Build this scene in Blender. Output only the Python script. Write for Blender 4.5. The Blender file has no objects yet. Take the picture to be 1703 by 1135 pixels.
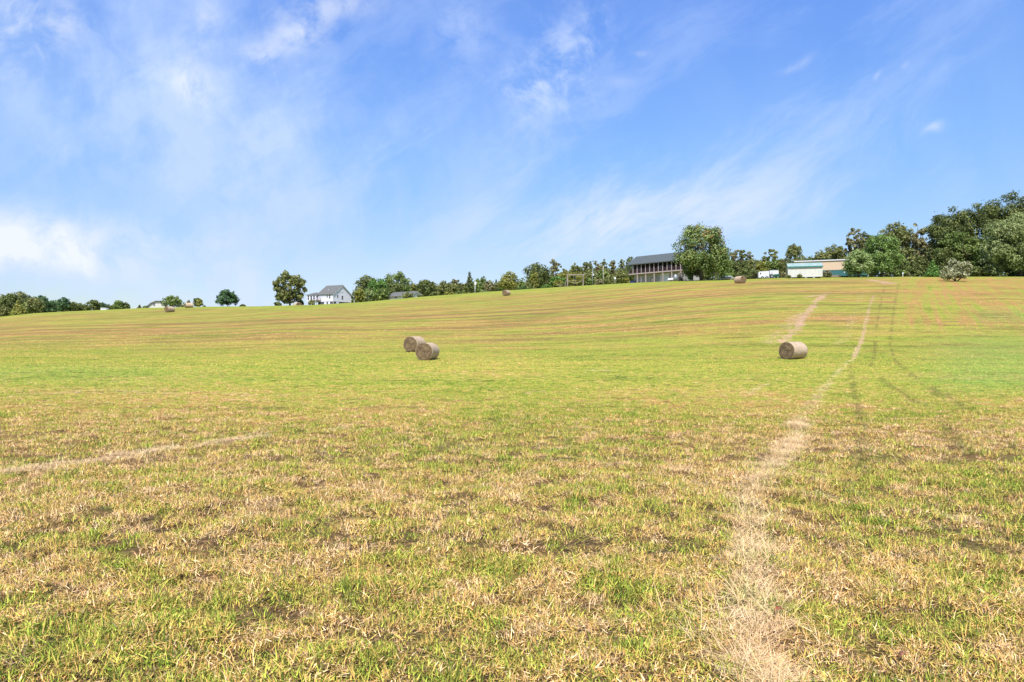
import bpy, math, random
import numpy as np
PI = math.pi
R = math.radians
rng = np.random.default_rng(11)
random.seed(11)
C = bpy.context.scene.collection
F = 1135.0            # focal length in photo pixels (24 mm on a 36 mm wide sensor)
CX, CY = 851.5, 567.5
H = 1.45              # eye height

# ------------------------------------------------------------------ noise
def _hash(ix, iy, seed):
    h = (ix.astype(np.int64) * 374761393 + iy.astype(np.int64) * 668265263 + seed * 144665) & 0x7fffffff
    h = ((h ^ (h >> 13)) * 1274126177) & 0x7fffffff
    return ((h ^ (h >> 16)) & 0xffff) / 65535.0
def vnoise(x, y, seed=0):
    x = np.asarray(x, float); y = np.asarray(y, float)
    ix = np.floor(x); iy = np.floor(y); fx = x - ix; fy = y - iy
    fx = fx * fx * (3 - 2 * fx); fy = fy * fy * (3 - 2 * fy)
    a = _hash(ix, iy, seed); b = _hash(ix + 1, iy, seed); c = _hash(ix, iy + 1, seed); d = _hash(ix + 1, iy + 1, seed)
    return (a * (1 - fx) + b * fx) * (1 - fy) + (c * (1 - fx) + d * fx) * fy
def fbm(x, y, seed=0, octv=4, gain=.5):
    s = 0; a = 1; t = 0
    for i in range(octv):
        s = s + a * vnoise(x * 2 ** i + 17 * i, y * 2 ** i - 9 * i, seed + i); t += a; a *= gain
    return s / t
def sstep(a, b, x):
    t = np.clip((np.asarray(x, float) - a) / (b - a), 0, 1); return t * t * (3 - 2 * t)

# ------------------------------------------------------------------ terrain
SKX = [-400, 0, 60, 120, 200, 240, 340, 430, 520, 600, 700, 780, 850, 950, 1050, 1140, 1230, 1300, 1420, 1500, 1703, 2200]
SKY = [540, 527, 521, 518, 514.5, 512.5, 510.5, 509.5, 507.5, 503, 494, 488, 483, 476.5, 471, 467, 465, 462.5, 461, 460.5, 460.5, 462]
DX = [-400, 0, 300, 420, 495, 560, 700, 850, 1000, 1231, 1420, 1703, 2200]
DY = [185, 185, 188, 165, 143, 160, 178, 185, 168, 160, 160, 165, 170]
def terrain(x, y):
    x = np.asarray(x, float); y = np.asarray(y, float)
    yy = np.maximum(y, 8.0)
    t = np.clip(x / yy, -1.15, 1.15)
    px = CX + t * F
    s = (CY - np.interp(px, SKX, SKY)) / F
    D = sum(np.interp(px + o_, DX, DY) for o_ in (-60, -40, -20, 0, 20, 40, 60)) / 7
    c = .36 * sstep(950, 1300, px)
    u = np.clip((y - 50) / (D - 50), 0, 1)
    k = u * u / (u + .08) * 1.08 * (1 + c * (1 - u))
    z = (s * D + H) * k - H
    e = s - .0013 * sstep(0, 18, y - D)
    yc = np.minimum(y, 330)
    z2 = e * yc - np.maximum(y - 330, 0) * .02
    z = np.where(y > D, z2, z)
    # swell of the hillside, small humps near
    hs = sstep(58, 80, y) * (1 - sstep(-25, -5, y - D))
    z = z + hs * (.5 * (fbm(x * .03, y * .06, 5, 3) - .5))
    z = z + (.05 * (fbm(x * .7, y * .7, 9, 3) - .5) + .10 * (fbm(x * 3.3, y * 3.3, 19, 2) - .5)) * (1 - sstep(30, 60, y))
    z = z - .62 * np.exp(-(((x + .314 * 166) / 6.0) ** 2 + ((y - 167.) / 5.) ** 2))
    return z + H
def tz(x, y): return float(terrain(np.array([x]), np.array([y]))[0])
def hit(px, py, ymax=300):
    t = (px - CX) / F; v = (CY - py) / F
    ys = np.concatenate([np.arange(2, 60, .05), np.arange(60, ymax, .25)])
    g = terrain(t * ys, ys) - (H + v * ys)
    i = np.argmax(g >= 0)
    if g[i] < 0: i = len(ys) - 1
    y = ys[i]
    return np.array([t * y, y])
def pt(px, d):
    x = (px - CX) / F * d
    return x, d, tz(x, d)
def zat(py, d): return H + (CY - py) / F * d

# ------------------------------------------------------------------ field masks
def polyw(pxs): return [hit(a, b) for a, b in pxs]
def pdist(x, y, pl):
    best = np.full(x.shape, 1e9); wj = np.zeros(x.shape)
    for i in range(len(pl) - 1):
        a, b = pl[i], pl[i + 1]; d = b - a; L = float(d @ d) + 1e-9
        lo = np.minimum(a, b) - 3; hi = np.maximum(a, b) + 3
        m = (x > lo[0]) & (x < hi[0]) & (y > lo[1]) & (y < hi[1])
        if not m.any(): continue
        xs, ys = x[m], y[m]
        t = np.clip(((xs - a[0]) * d[0] + (ys - a[1]) * d[1]) / L, 0, 1)
        q = np.hypot(xs - a[0] - t * d[0], ys - a[1] - t * d[1])
        best[m] = np.minimum(best[m], q)
    return best
PALE = [([(-60, 800), (0, 794), (60, 782), (110, 774), (200, 758), (240, 756), (300, 746), (345, 740), (430, 728)], .20, 1.0),
        ([(30, 657), (90, 655), (190, 652), (290, 656)], .2, .5), ([(365, 658), (470, 658)], .2, .55),
        ([(985, 617), (1018, 617)], .35, .8), ([(875, 655), (890, 650), (905, 652)], .1, .8),
        ([(1300, 570), (1325, 548), (1337, 527), (1345, 517), (1352, 510), (1362, 497), (1374, 489)], .62, .95),
        ([(1306, 548), (1322, 532), (1336, 520)], .9, .6), ([(1362, 492), (1376, 489)], 1.0, .8), ([(1250, 495), (1268, 494)], .6, .5), ([(1340, 495), (1360, 492)], .6, .75),
        ([(1418, 596), (1425, 585), (1435, 560), (1440, 535), (1446, 510), (1453, 492)], .24, .8),
        ([(1334, 694), (1352, 668), (1372, 645), (1388, 624), (1408, 604), (1420, 594)], .16, .45), ([(1392, 573), (1408, 560), (1418, 525), (1430, 497), (1437, 485)], .5, .4),
        ([(1300, 548), (1283, 570)], .9, .5), ([(1240, 660), (1275, 640)], .12, .5),
        ([(1449, 466), (1462, 468), (1477, 472)], 1.5, 1.0)]
PALE = [(polyw(p), w, s) for p, w, s in PALE]
TRAIL = polyw([(1262, 1200), (1255, 1120), (1250, 1040), (1262, 985), (1250, 930), (1262, 880), (1232, 840), (1262, 800), (1300, 768), (1322, 735), (1332, 698)])
WEED = [polyw(p) for p in ([(1495, 472), (1489, 500), (1484, 535), (1480, 572), (1488, 598), (1520, 628), (1590, 668), (1650, 715)],
                           [(1471, 478), (1458, 540), (1455, 575), (1449, 606), (1468, 635), (1500, 655), (1560, 695), (1612, 760)],
                           [(1414, 610), (1418, 640), (1430, 700), (1434, 755), (1428, 800)], [(1452, 600), (1490, 604), (1560, 660)])]
def fields(x, y):
    """dry 0..1, pale 0..1, dark 0..1, mint 0..1"""
    t = x / np.maximum(y, 2); px = CX + t * F
    n = fbm(x * .22 + 3, y * .30, 21, 4, .6)
    n2 = fbm(x * 1.3, y * 1.6, 31, 4, .7)
    yb = y + 9 * (fbm(x * .16, y * .10, 301, 3, .6) - .5)
    near = 1 - sstep(8, 25, yb)
    yh = y + 16 * (fbm(x * .035, y * .05, 311, 3, .6) - .5)
    mid = sstep(8, 25, yb) * (1 - sstep(46, 74, yh))
    hill = sstep(46, 74, yh) * sstep(8, 25, yb)
    n2 = fbm(x * 3.1, y * 3.4, 31, 4, .75); dry_near = .52 + .55 * (n - .5) + 1.0 * (n2 - .5) + .05 * (1 - sstep(3, 7, y))
    dry_mid = .27 + .55 * (n - .5) + .8 * (n2 - .5)
    # mowing lines: long streaks across the slope
    wob = 2.5 * fbm(x * .012, y * .02, 44, 2)
    m1 = fbm(x * .03, (y + wob * 4) * .42, 51, 4, .7); m2 = fbm(x * .11, (y + wob * 4) * 1.3, 61, 3, .7)
    brow = np.exp(-((y - 105 - 12 * np.sin(x * .03)) / 26.) ** 2)
    dry_hill = .42 + .55 * (m1 - .5) + .75 * (m2 - .5) + .35 * (n - .5) + .12 * brow
    lawn = sstep(-22, -6, y - np.interp(px, DX, DY))
    dry_hill = dry_hill * (1 - .75 * lawn) + .13 * lawn
    rows = sstep(1478, 1500, px) * sstep(62, 75, y) * (1 - sstep(145, 158, y))
    c = x - .57 * y
    rr = fbm(c * 1.7, y * .07, 71, 3, .6)
    dry_hill = dry_hill * (1 - rows) + rows * (.50 + .75 * (rr - .5) + .6 * (m1 - .5) + .5 * (n2 - .5))
    dry = near * dry_near + mid * dry_mid + hill * dry_hill
    # pale bare tracks
    jit = fbm(x * 2.1, y * 1.1, 81, 3)
    pale = np.zeros(x.shape)
    for pl, w, s in PALE:
        d = pdist(x, y, pl)
        pale = np.maximum(pale, s * (1 - sstep(w * .35, w * 1.25, d + (jit - .5) * w * 1.9)) * (.72 + .28 * sstep(.4, .55, fbm(x * .35, y * .35, 333, 2))))
    w = .07 + .06 * sstep(3, 7, y)
    d = pdist(x, y, TRAIL)
    brk = sstep(.36, .60, fbm(x * 1.3 + 7, y * 1.3, 181, 3, .6) + .10 * (1 - sstep(2.5, 3.6, y)))
    pale = np.maximum(pale, (.45 + .5 * brk) * (1 - sstep(w * .3, w * 2.0, d + (jit - .5) * .45)))
    m3 = fbm(x * .035, (y + wob * 4) * .42, 171, 4, .7)
    m4 = fbm(x * .10, (y + wob * 4) * .95, 191, 4, .7); dark = hill * (1 - lawn) * (1 - .6 * rows) * np.clip(.70 * sstep(.52, .64, m3) * (.5 + brow) + .75 * sstep(.53, .64, m4), 0, 1) + .25 * mid * sstep(.56, .7, m4)
    for pl in WEED:
        w = .07 + .0010 * y.clip(0, 120)
        d = pdist(x, y, pl)
        dark = np.maximum(dark, 1.6 * (1 - sstep(w * .3, w * 1.4, d + (jit - .5) * w * 1.5)) * sstep(.3, .6, fbm(x * .9, y * .6, 92, 2)))
    dark = dark * (.55 + .45 * sstep(45, 65, y))
    mint = sstep(1470, 1640, px - 1.5 * np.clip(25 - y, 0, 30)) * sstep(15, 25, y) * (1 - sstep(58, 72, y)) * .9
    mint = np.maximum(mint, .5 * (1 - sstep(100, 500, px)) * np.exp(-((y - 33) / 10.) ** 2))
    mint = mint + .8 * sstep(1600, 1640, px) * np.exp(-((y - 78) / 6.) ** 2)
    return np.clip(dry, 0, 1), np.clip(pale, 0, 1), np.clip(dark, 0, 1), np.clip(mint, 0, 1)

# ------------------------------------------------------------------ material helpers
class NT:
    def __init__(s, nt): s.nt = nt; s.n = nt.nodes; s.l = nt.links
    def new(s, t, **k):
        n = s.n.new(t)
        for a, b in k.items(): setattr(n, a, b)
        return n
    def put(s, sock, v):
        if isinstance(v, bpy.types.NodeSocket): s.l.new(v, sock)
        elif v is not None:
            if hasattr(sock, 'default_value'):
                if hasattr(sock.default_value, '__len__') and not hasattr(v, '__len__'): v = [v] * len(sock.default_value)
                if hasattr(sock.default_value, '__len__') and len(sock.default_value) == 4 and len(v) == 3: v = (*v, 1)
                sock.default_value = v
    def math(s, op, a, b=None, c=None, clamp=False):
        n = s.new('ShaderNodeMath', operation=op, use_clamp=clamp)
        for i, v in enumerate((a, b, c)):
            if v is not None: s.put(n.inputs[i], v)
        return n.outputs[0]
    def vmath(s, op, a, b=None):
        n = s.new('ShaderNodeVectorMath', operation=op)
        s.put(n.inputs[0], a)
        if b is not None: s.put(n.inputs[1], b)
        return n.outputs[0]
    def mix(s, f, a, b, mode='MIX'):
        n = s.new('ShaderNodeMix', data_type='RGBA', blend_type=mode)
        s.put(n.inputs[0], f); s.put(n.inputs[6], a); s.put(n.inputs[7], b); return n.outputs[2]
    def noise(s, vec, scale, detail=3, rough=.6, dist=0, out=0):
        n = s.new('ShaderNodeTexNoise'); 
        if vec is not None: s.put(n.inputs['Vector'], vec)
        n.inputs['Scale'].default_value = scale; n.inputs['Detail'].default_value = detail
        n.inputs['Roughness'].default_value = rough; n.inputs['Distortion'].default_value = dist
        return n.outputs[out]
    def ramp(s, f, stops):
        n = s.new('ShaderNodeValToRGB'); s.put(n.inputs[0], f); e = n.color_ramp.elements
        while len(e) < len(stops): e.new(.5)
        for i, (p, c) in enumerate(stops): e[i].position = p; e[i].color = (*c, 1) if len(c) == 3 else c
        return n.outputs[0]
    def attr(s, name, typ='GEOMETRY', out=2):
        n = s.new('ShaderNodeAttribute', attribute_type=typ, attribute_name=name); return n.outputs[out]
    def maprange(s, v, a, b, c=0., d=1.):
        n = s.new('ShaderNodeMapRange'); n.interpolation_type = 'SMOOTHSTEP'
        s.put(n.inputs[0], v); s.put(n.inputs[1], a); s.put(n.inputs[2], b); s.put(n.inputs[3], c); s.put(n.inputs[4], d); return n.outputs[0]
    def xyz(s, x, y, z):
        n = s.new('ShaderNodeCombineXYZ'); s.put(n.inputs[0], x); s.put(n.inputs[1], y); s.put(n.inputs[2], z); return n.outputs[0]
    def sep(s, v):
        n = s.new('ShaderNodeSeparateXYZ'); s.put(n.inputs[0], v); return n.outputs
    def bump(s, h, strength=.3, dist=.1):
        n = s.new('ShaderNodeBump'); s.put(n.inputs['Height'], h); n.inputs['Strength'].default_value = strength; n.inputs['Distance'].default_value = dist
        return n.outputs[0]
def newmat(name):
    m = bpy.data.materials.new(name); m.use_nodes = True
    nt = NT(m.node_tree); b = nt.n['Principled BSDF']; return m, nt, b
def mat(name, col, rough=.7, var=.12, scale=3., bump=0., metal=0., spec=.3, col2=None, stretch=None):
    m, nt, b = newmat(name)
    tc = nt.new('ShaderNodeTexCoord').outputs['Object']
    v = tc if stretch is None else nt.vmath('MULTIPLY', tc, stretch)
    f = nt.noise(v, scale, 5, .65)
    c2 = col2 if col2 else tuple(c * (1 - 2.2 * var) for c in col)
    c = nt.mix(nt.maprange(f, .35, .7), col, c2)
    nt.put(b.inputs['Base Color'], c)
    b.inputs['Roughness'].default_value = rough; b.inputs['Metallic'].default_value = metal
    b.inputs['Specular IOR Level'].default_value = spec
    if bump: nt.put(b.inputs['Normal'], nt.bump(f, bump, .05))
    return m

GRASS = [(0, (.13, .20, .025)), (.2, (.38, .45, .06)), (.42, (.51, .46, .095)), (.60, (.55, .36, .105)), (.80, (.64, .35, .13)), (1, (.80, .58, .34))]

# ---- field ground material
m_field, nt, b = newmat('field_turf')
pos = nt.new('ShaderNodeNewGeometry').outputs['Position']
dry = nt.attr('dry'); pale = nt.attr('pale'); dark = nt.attr('dark'); mint = nt.attr('mint'); thatch_shade = nt.attr('thatch_shade')
f1 = nt.noise(pos, 9, 4, .7); f2 = nt.noise(pos, 1.7, 5, .75)
st = nt.vmath('MULTIPLY', pos, (.35, 1.6, 1)); f3 = nt.noise(st, 1.1, 6, .75)
st2 = nt.vmath('MULTIPLY', pos, (.07, .42, .4)); f5 = nt.noise(st2, 1.5, 7, .82)
d2 = nt.math('ADD', dry, nt.math('MULTIPLY', nt.math('SUBTRACT', f1, .5), .5))
d2 = nt.math('ADD', d2, nt.math('MULTIPLY', nt.math('SUBTRACT', f2, .5), .55))
d2 = nt.math('ADD', d2, nt.math('MULTIPLY', nt.math('SUBTRACT', f3, .5), .45), clamp=True)
col = nt.ramp(d2, GRASS)
col = nt.mix(nt.math('MULTIPLY', mint, .45), col, (.24, .40, .10))
f4 = nt.noise(st, 2.6, 5, .7)
col = nt.mix(nt.maprange(f4, .50, .70, 0, .75), col, (.13, .11, .045))
col = nt.mix(nt.maprange(f5, .50, .66, 0, .70), col, (.16, .12, .035))
pc = nt.ramp(f2, [(.3, (.62, .37, .22)), (.7, (.72, .50, .33))])
pm = nt.math('MULTIPLY', pale, nt.maprange(nt.math('ADD', nt.math('MULTIPLY', pale, .6), nt.math('MULTIPLY', f2, 1.2)), .70, 1.10), clamp=True)
col = nt.mix(pm, col, pc)
col = nt.mix(nt.math('MULTIPLY', dark, .42), col, (.10, .085, .04))
th = nt.ramp(nt.noise(pos, 30, 4, .8), [(.36, (.028, .016, .010)), (.54, (.10, .06, .032)), (.76, (.36, .23, .12))])  # lying litter, darkened to stand in for shade between the tufts
col = nt.mix(thatch_shade, nt.vmath('MULTIPLY', col, (.68, .66, .63)), th)
nt.put(b.inputs['Base Color'], col); b.inputs['Roughness'].default_value = .95; b.inputs['Specular IOR Level'].default_value = .1
hgt = nt.math('ADD', nt.math('ADD', nt.math('MULTIPLY', f2, 1.0), nt.math('MULTIPLY', f5, -1.2)), nt.math('MULTIPLY', f1, .35))
nt.put(b.inputs['Normal'], nt.bump(hgt, .8, .25))

# ---- grass blade material
def blade_mat(name, mode):
    m, nt, b = newmat(name)
    pos = nt.new('ShaderNodeNewGeometry').outputs['Position']
    bl = nt.attr('bl'); hh = nt.attr('hh'); dry = nt.attr('dry', 'INSTANCER'); pale = nt.attr('pale', 'INSTANCER'); mint = nt.attr('mint', 'INSTANCER')
    if mode == 'grass':
        d = nt.math('ADD', dry, nt.math('MULTIPLY', nt.math('SUBTRACT', bl, .5), .62))
        d = nt.math('ADD', d, nt.math('MULTIPLY', nt.math('SUBTRACT', .45, hh), .30), clamp=True)
        col = nt.ramp(d, GRASS)
        col = nt.mix(nt.math('MULTIPLY', mint, .45), col, (.24, .40, .10))
        col = nt.mix(nt.math('MULTIPLY', nt.attr('dark', 'INSTANCER'), .55), col, (.13, .10, .045))
        col = nt.mix(pale, col, nt.mix(bl, (.66, .45, .26), (.80, .64, .44)))
    elif mode == 'straw':
        col = nt.ramp(bl, [(0, (.55, .36, .20)), (.4, (.72, .53, .33)), (.8, (.82, .68, .46)), (1, (.50, .50, .16))])
    else:
        col = nt.ramp(bl, [(0, (.13, .11, .05)), (.5, (.19, .21, .06)), (1, (.33, .26, .13))])
    col = nt.vmath('MULTIPLY', col, {'grass': (1.13, 1.13, 1.05), 'straw': (1.12, 1.06, .92), 'weed': (1, 1, 1)}[mode])
    if mode == 'grass':
        b2 = nt.math('FRACT', nt.math('MULTIPLY', bl, 7.31)); lf = nt.attr('far_lift', 'INSTANCER'); g_ = nt.maprange(b2, 0, 1, nt.math('ADD', .22, nt.math('MULTIPLY', lf, .62)), nt.math('ADD', 1.42, nt.math('MULTIPLY', lf, .06))); col = nt.vmath('MULTIPLY', col, nt.xyz(g_, g_, g_))  # blade colour brightened farther out, making up for blades shading each other
    nt.put(b.inputs['Base Color'], col); b.inputs['Roughness'].default_value = .75; b.inputs['Specular IOR Level'].default_value = .15
    gn = nt.new('ShaderNodeNewGeometry').outputs['Normal']
    nn = nt.vmath('NORMALIZE', nt.vmath('ADD', nt.vmath('MULTIPLY', gn, (.75, .75, .75)), (0, 0, .6)))
    nt.put(b.inputs['Normal'], nn)
    tr = nt.new('ShaderNodeBsdfTranslucent'); nt.put(tr.inputs[0], col)
    mx = nt.new('ShaderNodeMixShader'); mx.inputs[0].default_value = .25
    out = nt.n['Material Output']
    nt.l.new(b.outputs[0], mx.inputs[1]); nt.l.new(tr.outputs[0], mx.inputs[2]); nt.l.new(mx.outputs[0], out.inputs[0])
    return m
m_grass = blade_mat('grass_blades', 'grass'); m_straw = blade_mat('dry_straw', 'straw'); m_weed = blade_mat('weed_stems', 'weed')

# ------------------------------------------------------------------ mesh helpers
def link(o, parent=None):
    C.objects.link(o)
    if parent is not None: o.parent = parent
    return o
def mesh_np(name, verts, faces, m=None, parent=None, smooth=False, loc=None, attrs=None):
    """faces: (n,k) int array or list of tuples"""
    me = bpy.data.meshes.new(name)
    if isinstance(faces, np.ndarray):
        n, k = faces.shape
        me.vertices.add(len(verts)); me.vertices.foreach_set('co', np.asarray(verts, np.float32).ravel())
        me.loops.add(n * k); me.loops.foreach_set('vertex_index', faces.astype(np.int32).ravel())
        me.polygons.add(n); me.polygons.foreach_set('loop_start', np.arange(0, n * k, k, dtype=np.int32))
        me.polygons.foreach_set('loop_total', np.full(n, k, dtype=np.int32))
        me.update(calc_edges=True)
    else:
        me.from_pydata([tuple(v) for v in verts], [], faces); me.update()
    if smooth: me.polygons.foreach_set('use_smooth', np.ones(len(me.polygons), bool))
    for nm, (dom, arr) in (attrs or {}).items():
        a = me.attributes.new(nm, 'FLOAT', dom); a.data.foreach_set('value', np.asarray(arr, np.float32))
    if m: me.materials.append(m)
    o = bpy.data.objects.new(name, me); 
    if loc is not None: o.location = loc
    return link(o, parent)
def tag(o, label=None, cat=None, group=None, kind=None):
    if label: o['label'] = label
    if cat: o['category'] = cat
    if group: o['group'] = group
    if kind: o['kind'] = kind
    return o
def empty(name, loc, rz=0, label=None, cat=None, group=None):
    o = bpy.data.objects.new(name, None); o.empty_display_size = .5
    link(o); o.location = loc; o.rotation_euler = (0, 0, rz); return tag(o, label, cat, group)
class MB:
    def __init__(s): s.v = []; s.f = []
    def add(s, vs, fs):
        k = len(s.v); s.v += [tuple(map(float, v)) for v in vs]; s.f += [tuple(i + k for i in f) for f in fs]; return s
    def box(s, x0, x1, y0, y1, z0, z1):
        return s.add([(x0, y0, z0), (x1, y0, z0), (x1, y1, z0), (x0, y1, z0), (x0, y0, z1), (x1, y0, z1), (x1, y1, z1), (x0, y1, z1)],
                     [(0, 3, 2, 1), (4, 5, 6, 7), (0, 1, 5, 4), (1, 2, 6, 5), (2, 3, 7, 6), (3, 0, 4, 7)])
    def prism(s, prof, axis, a0, a1):
        """extrude a profile polygon; axis 'x': prof=(y,z), 'y': prof=(x,z), 'z': prof=(x,y)"""
        n = len(prof)
        def P(p, a): return {'x': (a, p[0], p[1]), 'y': (p[0], a, p[1]), 'z': (p[0], p[1], a)}[axis]
        vs = [P(p, a0) for p in prof] + [P(p, a1) for p in prof]
        fs = [tuple(range(n)), tuple(range(2 * n - 1, n - 1, -1))] + [(i, (i + 1) % n + n - (0 if (i + 1) % n else 0), 0, 0)[:0] or (i, i + n, (i + 1) % n + n, (i + 1) % n) for i in range(n)]
        return s.add(vs, fs)
    def tube(s, pts, rad, n=8, cap=True):
        pts = np.array(pts, float); rad = np.broadcast_to(np.array(rad, float), (len(pts),)); k = len(s.v)
        up = np.array([.13, .21, .97])
        for i, p in enumerate(pts):
            d = pts[min(i + 1, len(pts) - 1)] - pts[max(i - 1, 0)]; d = d / (np.linalg.norm(d) + 1e-9)
            a = np.cross(d, up if abs(d[2]) < .9 else np.array([1., .1, 0])); a /= np.linalg.norm(a); b2 = np.cross(d, a)
            for j in range(n):
                q = p + rad[i] * (math.cos(2 * PI * j / n) * a + math.sin(2 * PI * j / n) * b2); s.v.append(tuple(q))
        for i in range(len(pts) - 1):
            for j in range(n):
                a0 = k + i * n + j; a1 = k + i * n + (j + 1) % n; s.f.append((a0, a1, a1 + n, a0 + n))
        if cap:
            s.f.append(tuple(k + j for j in range(n))[::-1]); s.f.append(tuple(k + (len(pts) - 1) * n + j for j in range(n)))
        return s
    def build(s, name, m, parent=None, smooth=False, label=None):
        me = bpy.data.meshes.new(name); me.from_pydata(s.v, [], s.f); me.update()
        import bmesh
        bm = bmesh.new(); bm.from_mesh(me); bmesh.ops.recalc_face_normals(bm, faces=bm.faces); bm.to_mesh(me); bm.free()
        if smooth: me.polygons.foreach_set('use_smooth', np.ones(len(me.polygons), bool))
        me.materials.append(m); o = bpy.data.objects.new(name, me); link(o, parent)
        if label: o['label'] = label
        return o

# ------------------------------------------------------------------ ground sheet
tf = np.arange(-.86, .8601, .0026)
tc_ = np.array([.9, .96, 1.05, 1.2, 1.4, 1.7, 2.2, 3, 4.5, 7])
ts = np.concatenate([-tc_[::-1], tf, tc_])
ys = [-120., -60, -30, -15, -8, -4, -2, -1, 0, .8]
y = 1.4
while y < 340:
    ys.append(y); y += max(.028, .0060 * y) if y < 60 else .36 if y < 200 else 3
ys += [400, 500, 650, 850, 1200]
ys = np.array(ys)
wf = np.where(ys > 0, np.sqrt(ys ** 2 + (2.0 * np.exp(-np.maximum(ys, 0) / 2)) ** 2), 2 + np.abs(ys))
X = ts[None, :] * wf[:, None]; Y = np.repeat(ys[:, None], len(ts), 1)
xf = X.ravel(); yf = Y.ravel()
zf = terrain(xf, yf)
dry_, pale_, dark_, mint_ = fields(xf, yf)
nr = (1 - sstep(6, 17, yf)) * .85 * (1 - sstep(5.5, 6.4, np.abs(xf) - .86 * yf)) * sstep(1.0, 1.6, yf)
th_ = nr * (1 - .6 * pale_)
nx, ny = len(ts), len(ys)
idx = np.arange(nx * ny).reshape(ny, nx)
faces = np.stack([idx[:-1, :-1], idx[:-1, 1:], idx[1:, 1:], idx[1:, :-1]], -1).reshape(-1, 4)
g = mesh_np('field', np.stack([xf, yf, zf], 1), faces, m_field, smooth=True,
            attrs={'dry': ('POINT', dry_), 'pale': ('POINT', pale_), 'dark': ('POINT', dark_), 'mint': ('POINT', mint_), 'thatch_shade': ('POINT', th_)})
tag(g, kind='structure')
print('ground verts', nx * ny)

# ------------------------------------------------------------------ grass tufts
def blades(n, hmin, hmax, w, spread, lean, r_, flat=0., seg=3, curl=.5):
    V = []; Fq = []; bl = []; hh = []
    for i in range(n):
        a = r_.uniform(0, 2 * PI); rr = spread * math.sqrt(r_.uniform(0, 1)); bx, by = rr * math.cos(a), rr * math.sin(a)
        h = r_.uniform(hmin, hmax); az = r_.uniform(0, 2 * PI); tilt = abs(r_.normal(0, lean)) if r_.uniform() > flat else r_.uniform(1.15, 1.5)
        z = 0. if tilt < 1.1 else r_.uniform(.005, .035); x, yy = bx, by
        wa = r_.uniform(0, PI); wx, wy = math.cos(wa) * w / 2 * r_.uniform(.6, 1.3), math.sin(wa) * w / 2 * r_.uniform(.6, 1.3)
        c = r_.uniform(0, curl); col = r_.uniform(0, 1); k = len(V)
        if tilt > 1.1: c *= .25; wx, wy = -math.sin(az) * w / 2, math.cos(az) * w / 2
        for s in range(seg + 1):
            f = s / seg; ww = (1 - f ** 2 * .85) if s < seg else .12
            V.append((x - wx * ww, yy - wy * ww, z)); V.append((x + wx * ww, yy + wy * ww, z))
            hh += [f, f]
            tl = min(tilt + c * f * 1.6, 1.62); st_ = h / seg
            x += st_ * math.sin(tl) * math.cos(az); yy += st_ * math.sin(tl) * math.sin(az); z = max(z + st_ * math.cos(tl), .003)
        for s in range(seg): Fq.append((k + 2 * s, k + 2 * s + 1, k + 2 * s + 3, k + 2 * s + 2))
        bl += [col] * (2 * (seg + 1))
    return V, Fq, bl, hh
def protos(cname, specs, m):
    col = bpy.data.collections.new(cname)
    for i, sp in enumerate(specs):
        r_ = np.random.default_rng(100 + i)
        V, Fq, bl, hh = blades(r_=r_, **sp)
        me = bpy.data.meshes.new(cname); me.from_pydata(V, [], Fq); me.update()
        a = me.attributes.new('bl', 'FLOAT', 'POINT'); a.data.foreach_set('value', bl)
        a = me.attributes.new('hh', 'FLOAT', 'POINT'); a.data.foreach_set('value', hh)
        me.materials.append(m); o = bpy.data.objects.new('%s_tuft_%d' % (cname, i), me); col.objects.link(o)
    return col
pg = protos('grass', [dict(n=26, hmin=.025, hmax=.07, w=.0052, spread=.07, lean=.45, flat=.1),
                      dict(n=24, hmin=.03, hmax=.06, w=.0055, spread=.08, lean=.6, flat=.25),
                      dict(n=30, hmin=.02, hmax=.05, w=.0050, spread=.06, lean=.5, flat=.1),
                      dict(n=18, hmin=.035, hmax=.08, w=.0055, spread=.04, lean=.5, flat=0),
                      dict(n=16, hmin=.06, hmax=.14, w=.0034, spread=.12, lean=.6, flat=.75),
                      dict(n=26, hmin=.02, hmax=.055, w=.0062, spread=.10, lean=.7, flat=.3)], m_grass)
pgf = protos('distant_grass', [dict(n=16, hmin=.03, hmax=.08, w=.016, spread=.14, lean=.6, flat=.1, seg=2),
                      dict(n=14, hmin=.04, hmax=.09, w=.018, spread=.12, lean=.5, flat=0, seg=2)], m_grass)
ps = protos('straw', [dict(n=22, hmin=.08, hmax=.22, w=.0035, spread=.08, lean=.9, flat=.92, curl=.6, seg=4),
                      dict(n=10, hmin=.12, hmax=.28, w=.0034, spread=.06, lean=.7, flat=.75, curl=.7, seg=4),
                      dict(n=30, hmin=.05, hmax=.13, w=.0038, spread=.10, lean=.9, flat=.7, seg=3)], m_straw)
pw = protos('weed', [dict(n=14, hmin=.10, hmax=.30, w=.006, spread=.06, lean=.35, flat=0, curl=.5, seg=3),
                     dict(n=20, hmin=.06, hmax=.20, w=.008, spread=.10, lean=.5, flat=0, curl=.7, seg=3)], m_weed)
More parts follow.
